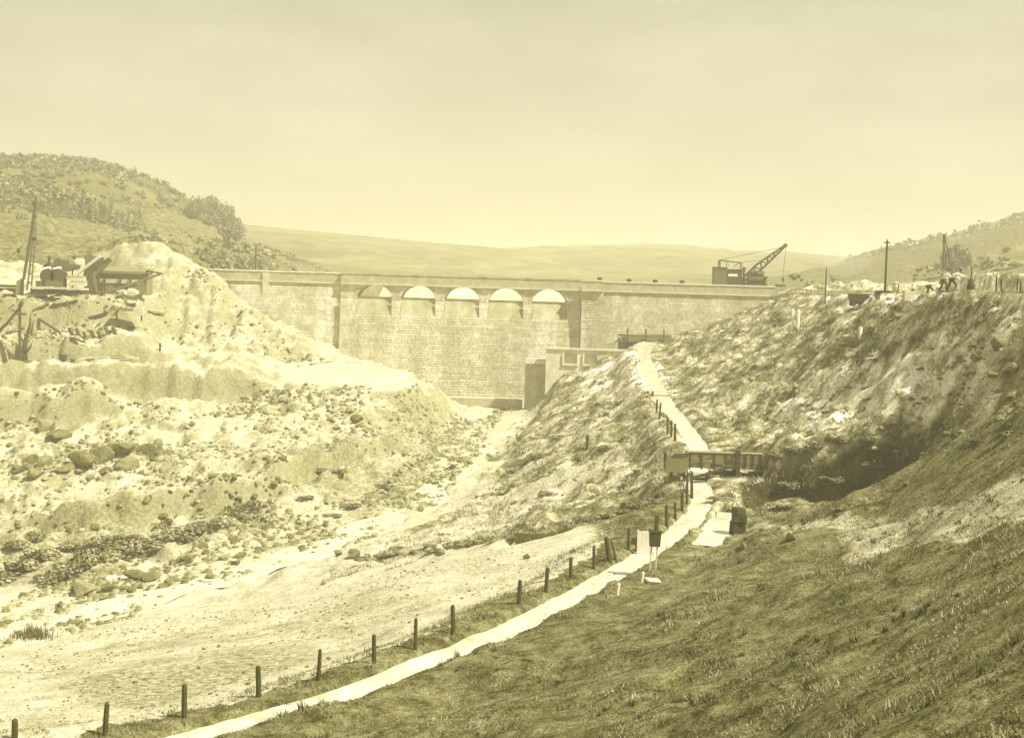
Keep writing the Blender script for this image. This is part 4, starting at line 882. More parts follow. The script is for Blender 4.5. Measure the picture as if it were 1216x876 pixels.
# steam winch
sw = thing('steam_winch', 64, 341, 159.5, 'dark steam winch engine with two drums and ragged canopy', 'winch'); dw = 159.5
b = MB(); b.box(Q(64, 337, dw), (2.8, 1.6, .8)); pb(sw, b, 'bed', M['iron_mid'])
for px in (58.5, 70.5):
    b = MB(); c = Q(px, 328, dw); b.tube([c+Vector((0, -.75, 0)), c+Vector((0, .6, 0))], .95, 16); pb(sw, b, 'drum', M['iron'])
    b = MB(); b.tube([c+Vector((-.55, -.5, .85)), c+Vector((.35, -.5, 1.05))], .22, 8); pb(sw, b, 'brake_band', M['white'])
b = MB(); b.tube([Q(58.5, 322, dw+.6), Q(58.5, 306, dw+.6), Q(58.5, 305, dw+.6)], [.2, .18, .3], 10); pb(sw, b, 'chimney', M['iron'])
b = MB(); b.tube([Q(59, 335, dw+1.2), Q(59, 315, dw+1.2), Q(59, 312, dw+1.2)], [.75, .75, .3], 14); pb(sw, b, 'boiler', M['iron'])
pl = [(50, 318), (52, 315), (63, 312), (66, 308), (70, 306), (73, 308.5), (82, 309), (83, 314), (90, 314), (88, 319), (74, 322), (54, 320)]
b = MB(); b.prism([(Q(x, y, 161.3).x, Q(x, y, 161.3).z) for x, y in pl], 161.2, 163.4); pb(sw, b, 'canopy', M['iron_mid'])
for q in (54, 86): b = MB(); b.beam(Q(q, 345, 162), Q(q, 318, 162), .14); pb(sw, b, 'canopy_post', M['wood'])
for i, (x0, x1, yt, yb, d) in enumerate(((79, 99, 328, 333, 158.6), (83, 100, 333.5, 339, 158.2), (42, 48, 334, 340, 158.6), (50, 54, 333, 340, 158.6))):
    o = thing('packing_case', (x0+x1)/2, yb, d, ['long pale case topmost of the stack right of the winch', 'long pale case at the bottom of the stack right of the winch', 'small dark case on the wagon right of the ladder', 'small dark case on the wagon next to the winch'][i], 'case', 'cases on the wagons'); zc = (Q(x0, yt, d).z+Q(x0, yb, d).z)/2; h = Q(x0, yt, d).z-Q(x0, yb, d).z; X0, X1_ = Q(x0, yt, d).x, Q(x1, yt, d).x
    mt_ = M['wood_pale'] if i < 2 else M['wood']
    for j in range(2): b = MB(); b.box(((X0+X1_)/2, d+.6, zc+(j-.5)*h/2), (X1_-X0, 1.1, h/2-.02)); pb(o, b, 'side_board', mt_)
    b = MB(); b.box(((X0+X1_)/2, d+.6, zc+h/2+.04), (X1_-X0+.12, 1.2, .06)); pb(o, b, 'lid', mt_)
# hopper and two loading chutes
hp_ = thing('loading_hopper', 110, 349, 160, 'dark timber loading hopper with tilted chute beside the long shed', 'hopper'); dh = 160
b = MB(); b.prism([(Q(x, y, dh).x, Q(x, y, dh).z) for x, y in ((99.5, 303), (118, 305), (112, 318), (101, 331), (98, 331), (101, 313))], dh, dh+2.2); pb(hp_, b, 'bin', M['iron_mid'])
b = MB(); b.prism([(Q(x, y, dh).x, Q(x, y, dh).z) for x, y in ((99, 331), (110, 322), (113, 349), (99, 349))], dh+.3, dh+2); pb(hp_, b, 'tower', M['iron_mid'])
b = MB(); b.beam(Q(88, 328, dh-.3), Q(119, 304.5, dh-.3), .5, .35); pb(hp_, b, 'chute', M['wood_pale'])
b = MB(); b.beam(Q(105, 326, dh-.35), Q(113.5, 347, dh-.35), .22); pb(hp_, b, 'leg', M['wood']); b = MB(); b.box(Q(115, 349, dh-.3), (1.4, .9, .3)); pb(hp_, b, 'foot', M['wood'])
ch_ = thing('tilting_chute', 120, 345, 161, 'second slanting chute on a braced leg right of the hopper', 'chute')
b = MB(); b.beam(Q(109, 330, 161), Q(131, 307.5, 161), .45, .6); pb(ch_, b, 'trough', M['iron_mid']); b = MB(); b.beam(Q(118, 312, 160.7), Q(131, 307, 160.7), .14); pb(ch_, b, 'rail', M['iron'])
for q in (113, 117): b = MB(); b.beam(Q(q+1, 346, 161), Q(q-1, 322, 161), .18); pb(ch_, b, 'leg', M['wood'])
# long shed
ls_ = thing('long_shed', 145, 350, 164, 'long low shed with pale roof edge under the spoil heap', 'shed'); dl = 164
X0, X1_ = Q(110, 330, dl).x, Q(174, 330, dl).x; zt = Q(142, 322, dl).z; zb = Q(142, 356, dl).z
for i in range(8):
    b = MB(); b.box((X0+(X1_-X0)*(i+.5)/8, dl+1.5, (zt+zb)/2), ((X1_-X0)/8-.02, 3+random.uniform(-.05, .05), zt-zb)); pb(ls_, b, 'wall_panel', M['wood_mid'])
b = MB(); b.add([(X0+1.2, dl-.3, zt-.1), (X1_+.3, dl-.3, zt-.25), (X1_+.3, dl+3.4, zt+.55), (X0+1.2, dl+3.4, zt+.7)], [(0, 1, 2, 3)]); b.box(((X0+X1_)/2+.6, dl-.28, zt-.2), (X1_-X0-1.4, .1, .3)); pb(ls_, b, 'roof', M['wood_mid'])
b = MB(); b.box(((X0+X1_)/2, dl-.06, Q(142, 334, dl).z), ((X1_-X0)*.72, .1, .55)); pb(ls_, b, 'pale_band', M['wood_pale'])
for q in (124.5, 143, 155): b = MB(); b.beam(Q(q, 350, dl-.3), Q(q, 328, dl-.3), .16); pb(ls_, b, 'post', M['wood'])
# gangway, tip skip
gw = thing('sloping_gangway', 150, 345, 161, 'long sloping plank gangway rising to a small gantry below the heap', 'gangway')
b = MB(); b.beam(Q(126, 348, 161), Q(190, 325.5, 161), .9, .22); pb(gw, b, 'plank_run', M['wood_mid']); b = MB(); b.beam(Q(174, 321.5, 160.6), Q(193, 325, 160.6), .2); pb(gw, b, 'handrail', M['wood'])
for q, yt, yb in ((174.5, 321, 333), (172.5, 331, 338), (150, 340, 350)): b = MB(); b.beam(Q(q, yb, 160.7), Q(q, yt, 160.7), .2); pb(gw, b, 'post', M['wood'])
ts = thing('tip_skip', 156, 359, 159, 'rounded pale tipping skip hanging over the cutting beside the shed', 'skip')
b = MB(); b.prism([(Q(x, y, 159).x, Q(x, y, 159).z) for x, y in ((144, 347), (148, 352), (153, 356), (160, 356.5), (166, 353), (169, 347), (165, 349), (158, 352), (152, 351))], 158.6, 160); pb(ts, b, 'bowl', M['iron_mid'])
for q in (149, 163): b = MB(); b.beam(Q(q, 362, 159.3), Q(q, 345, 159.3), .3); pb(ts, b, 'post', M['white'])
# staging frame, slabs added to stand in for buttress shadows
sf = thing('timber_staging', 152, 379, 155, 'small timber staging with flat top on the lower terrace', 'staging')
b = MB(); b.box(Q(150, 367.5, 155), (3.0, 1.4, .4)); pb(sf, b, 'top', M['wood_mid']); b = MB(); b.box(Q(164.5, 370, 154.9), (1.0, 1.3, 1.0)); pb(sf, b, 'box', M['wood_pale'])
for q in (138.5, 168): b = MB(); b.beam(Q(q, 381, 154.6), Q(q, 367, 154.6), .17); pb(sf, b, 'leg', M['wood'])
for i in range(7):
    q = og(84+i*8.6, 153.2); b = MB(); b.tone = .55+.1*(i % 3); b.box((0, 0, .4), (.4, .3, 1.2), rx=.3, ry=-.3); o = b.build('leaning_slab', M['stone'], bevel=.03); o.location = q; tag(o, f'{ORD[i]} stone slab from the left leaning on the terrace below the wagons', 'slab', 'slabs leaning on the terrace')
# hand crane on the lower floor
hc = thing('hand_crane', 24, 431, 149, 'wooden hand crane with slanting jib at the left edge of the works', 'crane'); dh = 149
b = MB(); b.tube([Q(23.5, 432, dh), Q(23.5, 365, dh)], [.2, .15], 8); pb(hc, b, 'post', M['wood']); b = MB(); b.tube([Q(-14, 404, dh), Q(8, 384, dh), Q(26, 362, dh)], [.14, .16, .14], 7); pb(hc, b, 'jib', M['wood'])
b = MB(); b.beam(Q(20, 373, dh-.2), Q(31, 373, dh-.2), .25); pb(hc, b, 'cross_piece', M['wood']); b = MB(); b.tube([Q(22, 362, dh-.2), Q(27, 362, dh-.2)], .2, 8); pb(hc, b, 'sheave', M['iron'])
b = MB(); b.beam(Q(13, 430, dh-.4), Q(62, 429, dh-.4), .35, .28); pb(hc, b, 'sill_beam', M['wood_mid']); b = MB(); b.beam(Q(18, 430, dh), Q(23.5, 408, dh), .16); b.beam(Q(30, 430, dh), Q(23.5, 408, dh), .16); pb(hc, b, 'brace', M['wood'])
b = MB(); b.box(Q(23, 426, dh-.1), (.7, .7, .9)); pb(hc, b, 'winch_box', M['wood'])
rt = thing('uprooted_tree', 32, 430, 149.5, 'gnarled dead tree trunk with forked limbs beside the hand crane', 'dead tree')
for pts, r_ in (([(30, 431), (29, 412), (32, 398), (36, 385), (36, 372)], [.35, .3, .24, .16, .05]), ([(30, 412), (27, 404), (20, 396)], [.2, .15, .05]), ([(32, 398), (38, 393), (40, 380)], [.2, .16, .05]), ([(29, 420), (36, 412), (39, 404)], [.2, .14, .04])):
    b = MB(); b.tube([Q(x, y, 149.5+random.uniform(-.2, .2)) for x, y in pts], r_, 7); pb(rt, b, 'limb', M['bark'], smooth=True)
PLK = [(95,130,428.5,148.4),(102,150,424,148.8),(108,158,420.5,149.2),(120,158,428,148.4),(130,164,423,148.9),(112,146,417.5,149.6)]
for i, (x0, x1, y, d) in enumerate(PLK):
    b = MB(); a_, c_ = Q(x0, y, d), Q(x1, y-2.0, d+.3); zg = gz((a_.x+c_.x)/2, d)
    dz = zg+.18+.2*(i % 3)-(a_.z+c_.z)/2; b.beam(a_+Vector((0, 0, dz)), c_+Vector((0, 0, dz)), .45, .2); o = b.build('timber_baulk', M['wood_mid'] if i % 2 else M['wood_pale'])
    tag(o, ['pale timber baulk at the left front of the timber stack', 'dark timber baulk second from the front of the stack', 'pale baulk in the middle of the timber stack', 'dark short baulk at the right front of the timber stack', 'pale baulk at the right end of the timber stack', 'dark baulk at the very back of the timber stack'][i], 'baulk', 'timber baulks on the lower floor')
o = thing('iron_funnel', 75, 431, 148.6, 'dark upturned iron cone left of the timber stack', 'cone'); b = MB(); b.tube([Q(75, 432, 148.6), Q(75, 421, 148.6)], [.25, .55], 12); pb(o, b, 'cone', M['iron'])
o = thing('tar_drum', 86, 431, 148.4, 'small dark drum between cone and timber stack', 'drum'); b = MB(); b.tube([Q(86, 431, 148.4), Q(86.3, 426, 148.4)], .25, 10); pb(o, b, 'drum', M['iron'])
for px, yt, yb, lb in ((190, 408, 417, 'short dark stake on the terrace in front of the spoil heap'),):
    p = hit(px, yb); b = MB(); b.tube([(0, 0, -.3), (0, 0, (yb-yt)*p.y/F)], .13, 6); o = b.build('stake', M['wood']); o.location = p; tag(o, lb, 'stake')

TB = [(8,398,30,392,152.6,'slanting prop below the left jib of the hand crane'),(46,388,70,402,153.2,'plank lying down the bank below the winch wagon'),(60,372,92,369,155,'long plank on the ledge under the flat wagons'),(40,374,58,376,154.8,'short baulk on the ledge beside the hand crane'),(104,381,128,378,154.6,'plank beside the timber staging'),(128,398,160,393,153.6,'long plank right of the leaning slabs'),(150,390,176,396,154,'crossed plank at the right of the terrace'),(60,355,84,352,157,'pole lying before the pale-decked wagons'),(118,356,140,352,158.5,'beam at the foot of the gangway'),(176,372,196,378,160.5,'pole at the foot of the spoil heap'),(4,358,22,354,156.5,'plank under the dark wagon at the left edge'),(84,404,100,416,151.5,'leaning plank left of the timber stack')]
for i, (x0, y0, x1, y1, d, lb) in enumerate(TB):
    a_, c_ = hit(x0, y0), hit(x1, y1)
    if (a_-c_).length > 6: c_ = a_+(c_-a_).normalized()*4.5; c_.z = gz(c_.x, c_.y)
    b = MB(); b.beam(a_+Vector((0, 0, .3)), c_+Vector((0, 0, .45)), .32, .16); o = b.build('loose_timber', M['wood'] if i % 3 else M['wood_mid']); tag(o, lb, 'timber', 'loose timbers of the works')
# ---------------------------------------------------------------- rocks
def rock_mesh(seed, sub=2, flat=.62):
    import bmesh
    r = random.Random(seed); bm = bmesh.new(); bmesh.ops.create_icosphere(bm, subdivisions=sub, radius=1)
    pl = []
    for i in range(11):
        v = Vector((r.gauss(0, 1), r.gauss(0, 1), r.gauss(0, .8))).normalized(); pl.append((v, r.uniform(.42, .8)))
    sx, sy = r.uniform(.8, 1.25), r.uniform(.7, 1.0)
    for v in bm.verts:
        for nrm, h in pl:
            q = v.co.dot(nrm)
            if q > h: v.co -= nrm*(q-h)
        v.co *= 1+r.uniform(-.03, .03); v.co.x *= sx; v.co.y *= sy; v.co.z *= flat
    me = bpy.data.meshes.new('boulder'); bm.to_mesh(me); bm.free()
    me.attributes.new('tone', 'FLOAT', 'POINT').data.foreach_set('value', np.full(len(me.vertices), r.uniform(.55, 1.1), np.float32)); me.materials.append(M['stone']); return me
RM = [rock_mesh(i, 2, .55+.05*(i % 4)) for i in range(10)]
def boulder(p, s, label, group, zoff=.25, tilt=.35):
    o = bpy.data.objects.new('boulder', random.choice(RM)); C.objects.link(o); o.location = p+Vector((0, 0, s*zoff)); o.scale = (s*random.uniform(.85, 1.25), s*random.uniform(.8, 1.1), s*random.uniform(.75, 1.1))
    o.rotation_euler = (random.uniform(-tilt, tilt), random.uniform(-tilt, tilt), random.uniform(0, 6.28)); tag(o, label, 'boulder', group); return o
ONE = [(56,512,30,'long dark slab boulder at the left of the upper terrace'),(20,560,14,'small boulder at the left edge below the terrace slabs'),(36,552,22,'rounded boulder left of the tumbled rock line'),(42,566,16,'wedge boulder in front of the rounded one at the left'),(97,552,30,'largest pointed boulder of the tumbled rock line'),(92,563,9,'small dark stone at the foot of the pointed boulder'),
       (75,562,20,'low boulder left of the pointed boulder'),(122,548,28,'sloping slab boulder right of the pointed boulder'),(145,540,24,'angular boulder in the middle of the tumbled rock line'),(150,556,20,'flat boulder in front of the angular one'),(166,537,20,'split boulder near the right of the rock line'),(180,541,20,'pale tilted slab right of the split boulder'),(187,530,15,'dark boulder at the right end of the rock line'),(68,522,26,'dark low boulder above the rock line'),
       (424,501,15,'lone dark boulder on the slope below the white platform'),(343,487,7,'small dark block on the level left of the lone boulder'),(98,706,42,'large broad boulder at the bottom of the rubble by the river'),(136,702,22,'boulder beside the broad one at the river edge'),(160,688,30,'upright boulder at the river edge right of the broad one'),(178,690,22,'second upright boulder at the river edge'),(200,695,14,'small boulder leaning at the water edge'),(225,668,16,'boulder among stones above the river bend'),
       (401,660,16,'dark boulder at the left end of the scrubby bank'),(420,662,20,'boulder wedged in the scrubby bank above the river'),(523,660,14,'pale flat boulder in the scrubby bank'),(550,550,14,'dark boulder beside the river pool'),(536,558,16,'rounded boulder right of the river narrows'),(600,487,10,'boulder at the foot of the dam apron'),(588,490,8,'small boulder left of the apron boulder'),(626,663,12,'dark stone alone in the upper field'),
       (963,516,13,'dark upright boulder on the rim of the gully'),(985,522,14,'boulder on the gully rim right of the upright one'),(1046,512,10,'small dark boulder at the gully rim'),(883,651,13,'dark stone in the grass right of the pool'),(938,641,20,'dark boulder on the grass slope below the gully'),(868,608,10,'stone beside the pool outlet'),
       (1160,430,22,'pale rock at the left of the outcrop near the right edge'),(1185,415,24,'large pale rock at the top of the right outcrop'),(1200,440,20,'pale rock at the right of the outcrop near the edge'),(1180,448,18,'pale rock at the foot of the right outcrop'),(1150,448,14,'small pale rock left below the right outcrop'),(1068,378,12,'pale rock on the upper hillside'),(1165,383,12,'pale stone on the hillside below the men')]
for bi, (px, py, wpx, lb) in enumerate(ONE):
    p = hit(px, py); boulder(p, wpx*(.78 if bi < 14 else .62)*p.y/F, lb, 'boulders told apart')
def scatter(poly, n_, lo, hi, fn, power=2.2, seed=0):
    P = wpoly(poly); xs = [p.x for p in P]; ys = [p.y for p in P]; r = random.Random(seed); c = 0; t = 0
    while c < n_ and t < n_*60:
        t += 1; x, y = r.uniform(min(xs), max(xs)), r.uniform(min(ys), max(ys))
        if not inpoly(np.array([x]), np.array([y]), P)[0]: continue
        fn(x, y, lo+(hi-lo)*r.random()**power); c += 1
ZONES = [('60,545;190,525;215,540;150,570;90,575;15,575;10,550', 38, .4, 1.4, 'grey boulder tumbled in the rock line across the left terrace', 'boulders of the terrace rock line'),
         ('170,600;330,540;345,560;330,600;250,615;180,610', 60, .3, .75, 'angular stone in the tip of rubble above the river bushes', 'stones of the rubble tip'),
         ('60,690;250,650;300,660;250,690;130,715;60,715', 45, .3, .9, 'pale boulder among the rubble along the river edge', 'boulders along the river edge'),
         ('480,560;530,530;560,510;585,520;560,560;520,590', 30, .25, .7, 'small stone strewn in the river bed below the dam', 'stones in the upper river bed')]
for zi, (poly, n_, lo, hi, lb, gp) in enumerate(ZONES):
    scatter(poly, n_, lo, hi, lambda x, y, s: boulder(Vector((x, y, gz(x, y))), s*.8, lb, gp, .2), seed=zi+3)
# small rubble: uncountable
def stones(name, specs, mat, seed=0, tone=(.5, 1.5), facets=None):
    r = np.random.default_rng(seed); P = []; S = []
    for poly, n_, lo, hi in specs:
        Wp = wpoly(poly); xs = np.array([p.x for p in Wp]); ys = np.array([p.y for p in Wp]); m_ = 0; it = 0
        while m_ < n_ and it < 40:
            it += 1; x = r.uniform(xs.min(), xs.max(), n_*2); y = r.uniform(ys.min(), ys.max(), n_*2); k_ = inpoly(x, y, Wp)
            cl_ = fbm(x, y, 7, 3, seed+7)+.25*r.normal(size=x.size); k_ &= cl_ > -.05
            x, y = x[k_][:n_-m_], y[k_][:n_-m_]; P.append(np.stack([x, y], -1)); S.append(lo+(hi-lo)*r.random(len(x))**3); m_ += len(x)
    P = np.concatenate(P); S = np.concatenate(S); n_ = len(P); Z = height(P[:, 0], P[:, 1])
    base = np.array([(1, 0, 0), (0, 1, 0), (-1, 0, 0), (0, -1, 0), (.1, .1, .75), (0, 0, -.4)]); fc = np.array([(0, 1, 4), (1, 2, 4), (2, 3, 4), (3, 0, 4), (1, 0, 5), (2, 1, 5), (3, 2, 5), (0, 3, 5)])
    nb = 10; th = np.arange(5)/5*2*np.pi
    base = np.concatenate([np.stack([np.cos(th), np.sin(th), th*0-.1], -1), np.stack([.62*np.cos(th+.5), .62*np.sin(th+.5), th*0+.6], -1)])
    fc = []
    for i in range(5): j = (i+1) % 5; fc += [(i, j, 5+i), (j, 5+j, 5+i)]
    fc += [(5, 6, 7), (5, 7, 8), (5, 8, 9)]; fc = np.array(fc)
    V = np.repeat(base[None], n_, 0)*(1+r.uniform(-.3, .3, (n_, 10, 3))); V[:, :, 2] *= r.uniform(.6, 1.1, (n_, 1))
    a = r.uniform(0, 6.28, n_); ca, sa = np.cos(a)[:, None], np.sin(a)[:, None]; st = r.uniform(.6, 1.0, (n_, 1))
    X, Y = V[:, :, 0], V[:, :, 1]*st; X, Y = X*ca-Y*sa, X*sa+Y*ca
    V = np.stack([X*S[:, None]+P[:, :1], Y*S[:, None]+P[:, 1:2], V[:, :, 2]*S[:, None]+Z[:, None]], -1)
    Fc = (fc[None]+np.arange(n_)[:, None, None]*10).reshape(-1, 3)
    tn = np.repeat(r.uniform(tone[0], tone[1], n_), 10)
    return tag(np_mesh(name, V.reshape(-1, 3), Fc, mat, tone=tn), kind='stuff')
stones('river_rubble', [('0,720;60,690;200,650;330,600;420,590;480,560;540,500;600,490;560,545;520,600;440,640;330,670;200,715;60,760;0,770', 6500, .06, .42),
                        ('0,560;200,520;330,530;340,600;200,640;0,640', 2000, .06, .38), ('330,600;420,500;520,480;560,500;520,560;440,600', 2200, .06, .35)], M['stone'], 3, (.45, 1.5))
stones('scattered_stones', [('0,560;0,480;300,460;480,465;520,500;400,530;200,560', 4800, .05, .42), ('180,350;240,320;300,370;400,430;300,425;200,400', 500, .08, .5), ('0,430;0,355;170,360;190,430', 900, .06, .35)], M['stone'], 9, (.4, 1.4))
stones('field_stones', [('0,870;200,850;500,765;690,670;600,650;450,680;250,720;0,780', 2600, .03, .13), ('560,500;620,480;760,430;770,480;700,600;560,600', 700, .06, .4), ('860,430;1000,370;1216,360;1216,500;1000,500;870,500', 900, .05, .4)], M['stone'], 15, (.4, 1.6))

# ---------------------------------------------------------------- foliage
def leaf_cloud(name, n_, size, seed, lobes=7, shape=(1, 1, .8), up=.0, mat='leaf', dense=.75):
    """many small leaf faces on and inside several uneven lobes; unit size"""
    r = np.random.default_rng(seed); c = r.normal(size=(lobes, 3)); c /= np.linalg.norm(c, axis=1)[:, None]; c *= r.uniform(.25, .68, (lobes, 1)); c[:, 2] = np.abs(c[:, 2])*1.1-.1; rad = r.uniform(.28, .5, lobes)
    k = r.integers(0, lobes, n_); d = r.normal(size=(n_, 3)); d /= np.linalg.norm(d, axis=1)[:, None]; P = c[k]+d*(rad[k]*r.uniform(dense, 1.05, n_)**.6)[:, None]; P *= np.array(shape); P[:, 2] += up
    t1 = r.normal(size=(n_, 3)); t1 /= np.linalg.norm(t1, axis=1)[:, None]; t2 = np.cross(t1, d+.4*r.normal(size=(n_, 3))); t2 /= np.linalg.norm(t2, axis=1)[:, None]+1e-6
    s = size*r.uniform(.6, 1.4, (n_, 1)); V = np.stack([P-t1*s*.5, P+t2*s*.42, P+t1*s*.6, P-t2*s*.42], 1).reshape(-1, 3); Fc = np.arange(n_*4).reshape(-1, 4)
    tn = np.repeat(r.uniform(.6, 1.5, lobes)[k]*r.uniform(.7, 1.3, n_), 4)
    o = np_mesh(name, V, Fc, M[mat], tone=tn); me = o.data; bpy.data.objects.remove(o); return me
BUSH = [leaf_cloud('foliage', 1000, .14, 40+i, 8, (1, 1, .75), .22) for i in range(4)]
CROWN = [leaf_cloud('crown', 1700, .11, 60+i, 13, (1, 1, .95), .72, 'leaf_far', .6) for i in range(4)]
def cone_mesh(seed):
    r = np.random.default_rng(seed); n_ = 420; z = r.random(n_)**.8; a = r.uniform(0, 6.28, n_); rr = (1-z)*.42*r.uniform(.55, 1.05, n_)*(1+.25*np.sin(z*40)); P = np.stack([rr*np.cos(a), rr*np.sin(a), .12+z*.9], -1); s = .13*(1.15-z)[:, None]
    t1 = np.stack([np.cos(a), np.sin(a), -.5+0*a], -1); t2 = np.stack([-np.sin(a), np.cos(a), 0*a], -1)
    V = np.stack([P-t1*s*.5, P+t2*s*.4, P+t1*s, P-t2*s*.4], 1).reshape(-1, 3); o = np_mesh('crown', V, np.arange(n_*4).reshape(-1, 4), M['leaf_far'], tone=np.repeat(r.uniform(.6, 1.4, n_), 4)); me = o.data; bpy.data.objects.remove(o); return me
CONE = [cone_mesh(90+i) for i in range(3)]
tb = MB(); tb.tube([(0, 0, -.15), (.01, 0, .5), (-.01, .01, 1.0)], [.05, .04, .02], 6)
for q in ((.4, .1, .95), (-.35, .2, 1.05), (.1, -.4, 1.0), (-.1, .3, 1.2)): tb.tube([(0, 0, .5), (q[0]*.5, q[1]*.5, .75), q], [.028, .018, .006], 5)
tm_o = tb.build('trunk', M['bark']); TRUNK = tm_o.data; bpy.data.objects.remove(tm_o)
sb_ = MB()
for q in ((.3, .1, .5), (-.3, .15, .45), (.05, -.3, .5), (0, .2, .6)): sb_.tube([(0, 0, -.15), (q[0]*.5, q[1]*.5, .2), q], [.03, .022, .008], 5)
st_o = sb_.build('stems', M['bark']); STEMS = st_o.data; bpy.data.objects.remove(st_o)
def plant(name, p, sx, sz, meshes, stem, stem_name, label, cat, group, top_name):
    o = empty(name, p, random.uniform(0, 6.28), label, cat, group); o.scale = (sx, sx*random.uniform(.85, 1.15), sz)
    for me, nm in ((random.choice(meshes), top_name), (stem, stem_name)):
        c = bpy.data.objects.new(nm, me); C.objects.link(c); c.parent = o
    return o
def bush(px, py, wpx, label, group, hk=.8, sink=.1):
    p = hit(px, py); s = wpx*.5*p.y/F; return plant('scrub_bush', p-Vector((0, 0, s*sink)), s*1.15, s*hk, BUSH, STEMS, 'stems', label, 'bush', group, 'foliage')
r6 = random.Random(5)
def row(items, what, group, hk, sink=.1):
    for i, q in enumerate(sorted(items)): bush(*q, f'{ORD[i]} from the left of the {what}', group, hk*r6.uniform(.75, 1.25), sink)
row([(px, py, wp*1.8) for px, py, wp in [(8,690,34),(28,676,30),(52,664,32),(60,690,26),(82,650,26),(88,676,34),(112,664,30),(138,660,34),(118,645,22),(160,655,26),(176,648,30),(205,640,30),(228,638,24),(240,628,26),(262,622,26),(280,612,24),(296,606,22),(312,602,20),(198,630,20),(150,640,20),(20,650,22),(44,640,18)]], 'bush belt on the left river bank', 'bushes on the left river bank', .7)
for px, py, wp, lb in ((199,624,20,'tall dark bush standing above the belt on the left bank'), (225,628,17,'tall dark bush right of the tallest on the left bank'), (112,628,14,'small lone bush above the left end of the belt'), (82,632,12,'tiny bush above the belt near the left edge')):
    bush(px, py, wp, lb, 'bushes on the left river bank', 1.3)
row([(px, py, wp*1.2) for px, py, wp in ((432,664,22),(448,662,24),(465,660,24),(482,658,24),(500,656,24),(517,654,22),(535,652,24),(552,648,22),(570,645,22),(588,642,20),(604,640,18),(475,650,18),(510,648,18),(545,645,16))], 'dark bush row edging the field by the river', 'bushes along the scrubby bank', 0.5, 0.1)
row([(px, py, wp*1.3) for px, py, wp in ((436,588,26),(418,600,22),(455,578,24),(400,560,20),(470,562,20),(486,552,16),(380,560,20),(365,590,18),(395,612,18))], 'scrub patches inside the river bend', 'scrub at the river bend', 0.35, 0.1)
row([(px, py+4, wp*1.2) for px, py, wp in ((690,612,22),(706,614,26),(724,610,26),(742,604,28),(760,598,28),(776,592,26),(786,590,20))], 'heather clumps in the hollow left of the leat', 'heather clumps in the hollow', 0.55, 0.1)
row([(px, py, wp*1.1) for px, py, wp in ((920,542,30),(945,535,30),(970,530,28),(1000,524,30),(1030,520,26),(1060,516,26),(1090,514,24),(1140,515,30),(1160,522,26),(1200,515,30),(940,575,30),(990,575,30),(1040,556,26),(905,560,26))], 'bracken clumps on the gully wall', 'bracken on the gully wall', .6, 0.25)
row([(px, py, wp*1) for px, py, wp in ((888,612,26),(905,604,22),(850,592,24),(843,600,18),(930,604,24),(862,588,18))], 'rough grass clumps under the launder', 'clumps under the launder', 0.5, 0.1)
for px, py, wp, lb in ((1021,598,34,'dark bush at the near lip of the gully'), (1040,592,24,'smaller dark bush right of the gully lip bush'), (1000,606,20,'low dark bush left of the gully lip bush'), (1078,575,20,'lone bush on the grass slope right of the gully')):
    bush(px, py, wp, lb, 'bushes at the gully lip', .45)
row([(px, py, wp*1.2) for px, py, wp in ((640,540,20),(665,520,18),(690,545,22),(610,560,20),(720,530,20),(745,520,18),(700,500,16),(660,560,22),(735,480,16),(775,480,14),(770,495,14),(620,520,16),(680,475,14),(715,455,14),(650,585,20),(760,560,22),(745,575,20),(780,560,18))], 'heather tussocks between river and upper leat', 'heather tussocks on the bank', .55, .2)
for i in range(46):
    px, py = r6.uniform(860, 1210), r6.uniform(375, 510)
    if py > 480 and px > 900 and r6.random() < .5: continue
    bush(px, py, r6.uniform(10, 20), 'low heather tussock on the hillside above the gully', 'heather tussocks on the hillside', .6, .3)
# rushes at the bottom left
for (px, py, n_, hgt, lb) in ((36, 757, 260, 1.15, 'clump of tall upright rushes in the field near the left edge'),):
    p = hit(px, py); r = np.random.default_rng(4); x = r.normal(0, .75, n_); y = r.normal(0, .3, n_); h = hgt*r.uniform(.35, 1.0, n_)*(.6+.4*np.exp(-((x-.3)/.7)**2)); lx_ = r.normal(0, .12, n_)*h; w_ = .03
    zz = height(p.x+x, p.y+y)-p.z
    V = np.stack([np.stack([x-w_, y, zz-.05], -1), np.stack([x+w_, y, zz-.05], -1), np.stack([x+lx_, y+r.normal(0, .05, n_), zz+h], -1)], 1).reshape(-1, 3)
    o = empty('rush_clump', p, 0, lb, 'rushes'); c = np_mesh('stems', V, np.arange(n_*3).reshape(-1, 3), M['rush'], tone=np.repeat(r.uniform(.6, 1.5, n_), 3)); c.parent = o; c['kind'] = 'stuff'
p = hit(70, 722); plant('scrub_bush', p, .3, .55, BUSH, STEMS, 'stems', 'small dark bush on the bare ground above the rushes', 'bush', None, 'foliage')
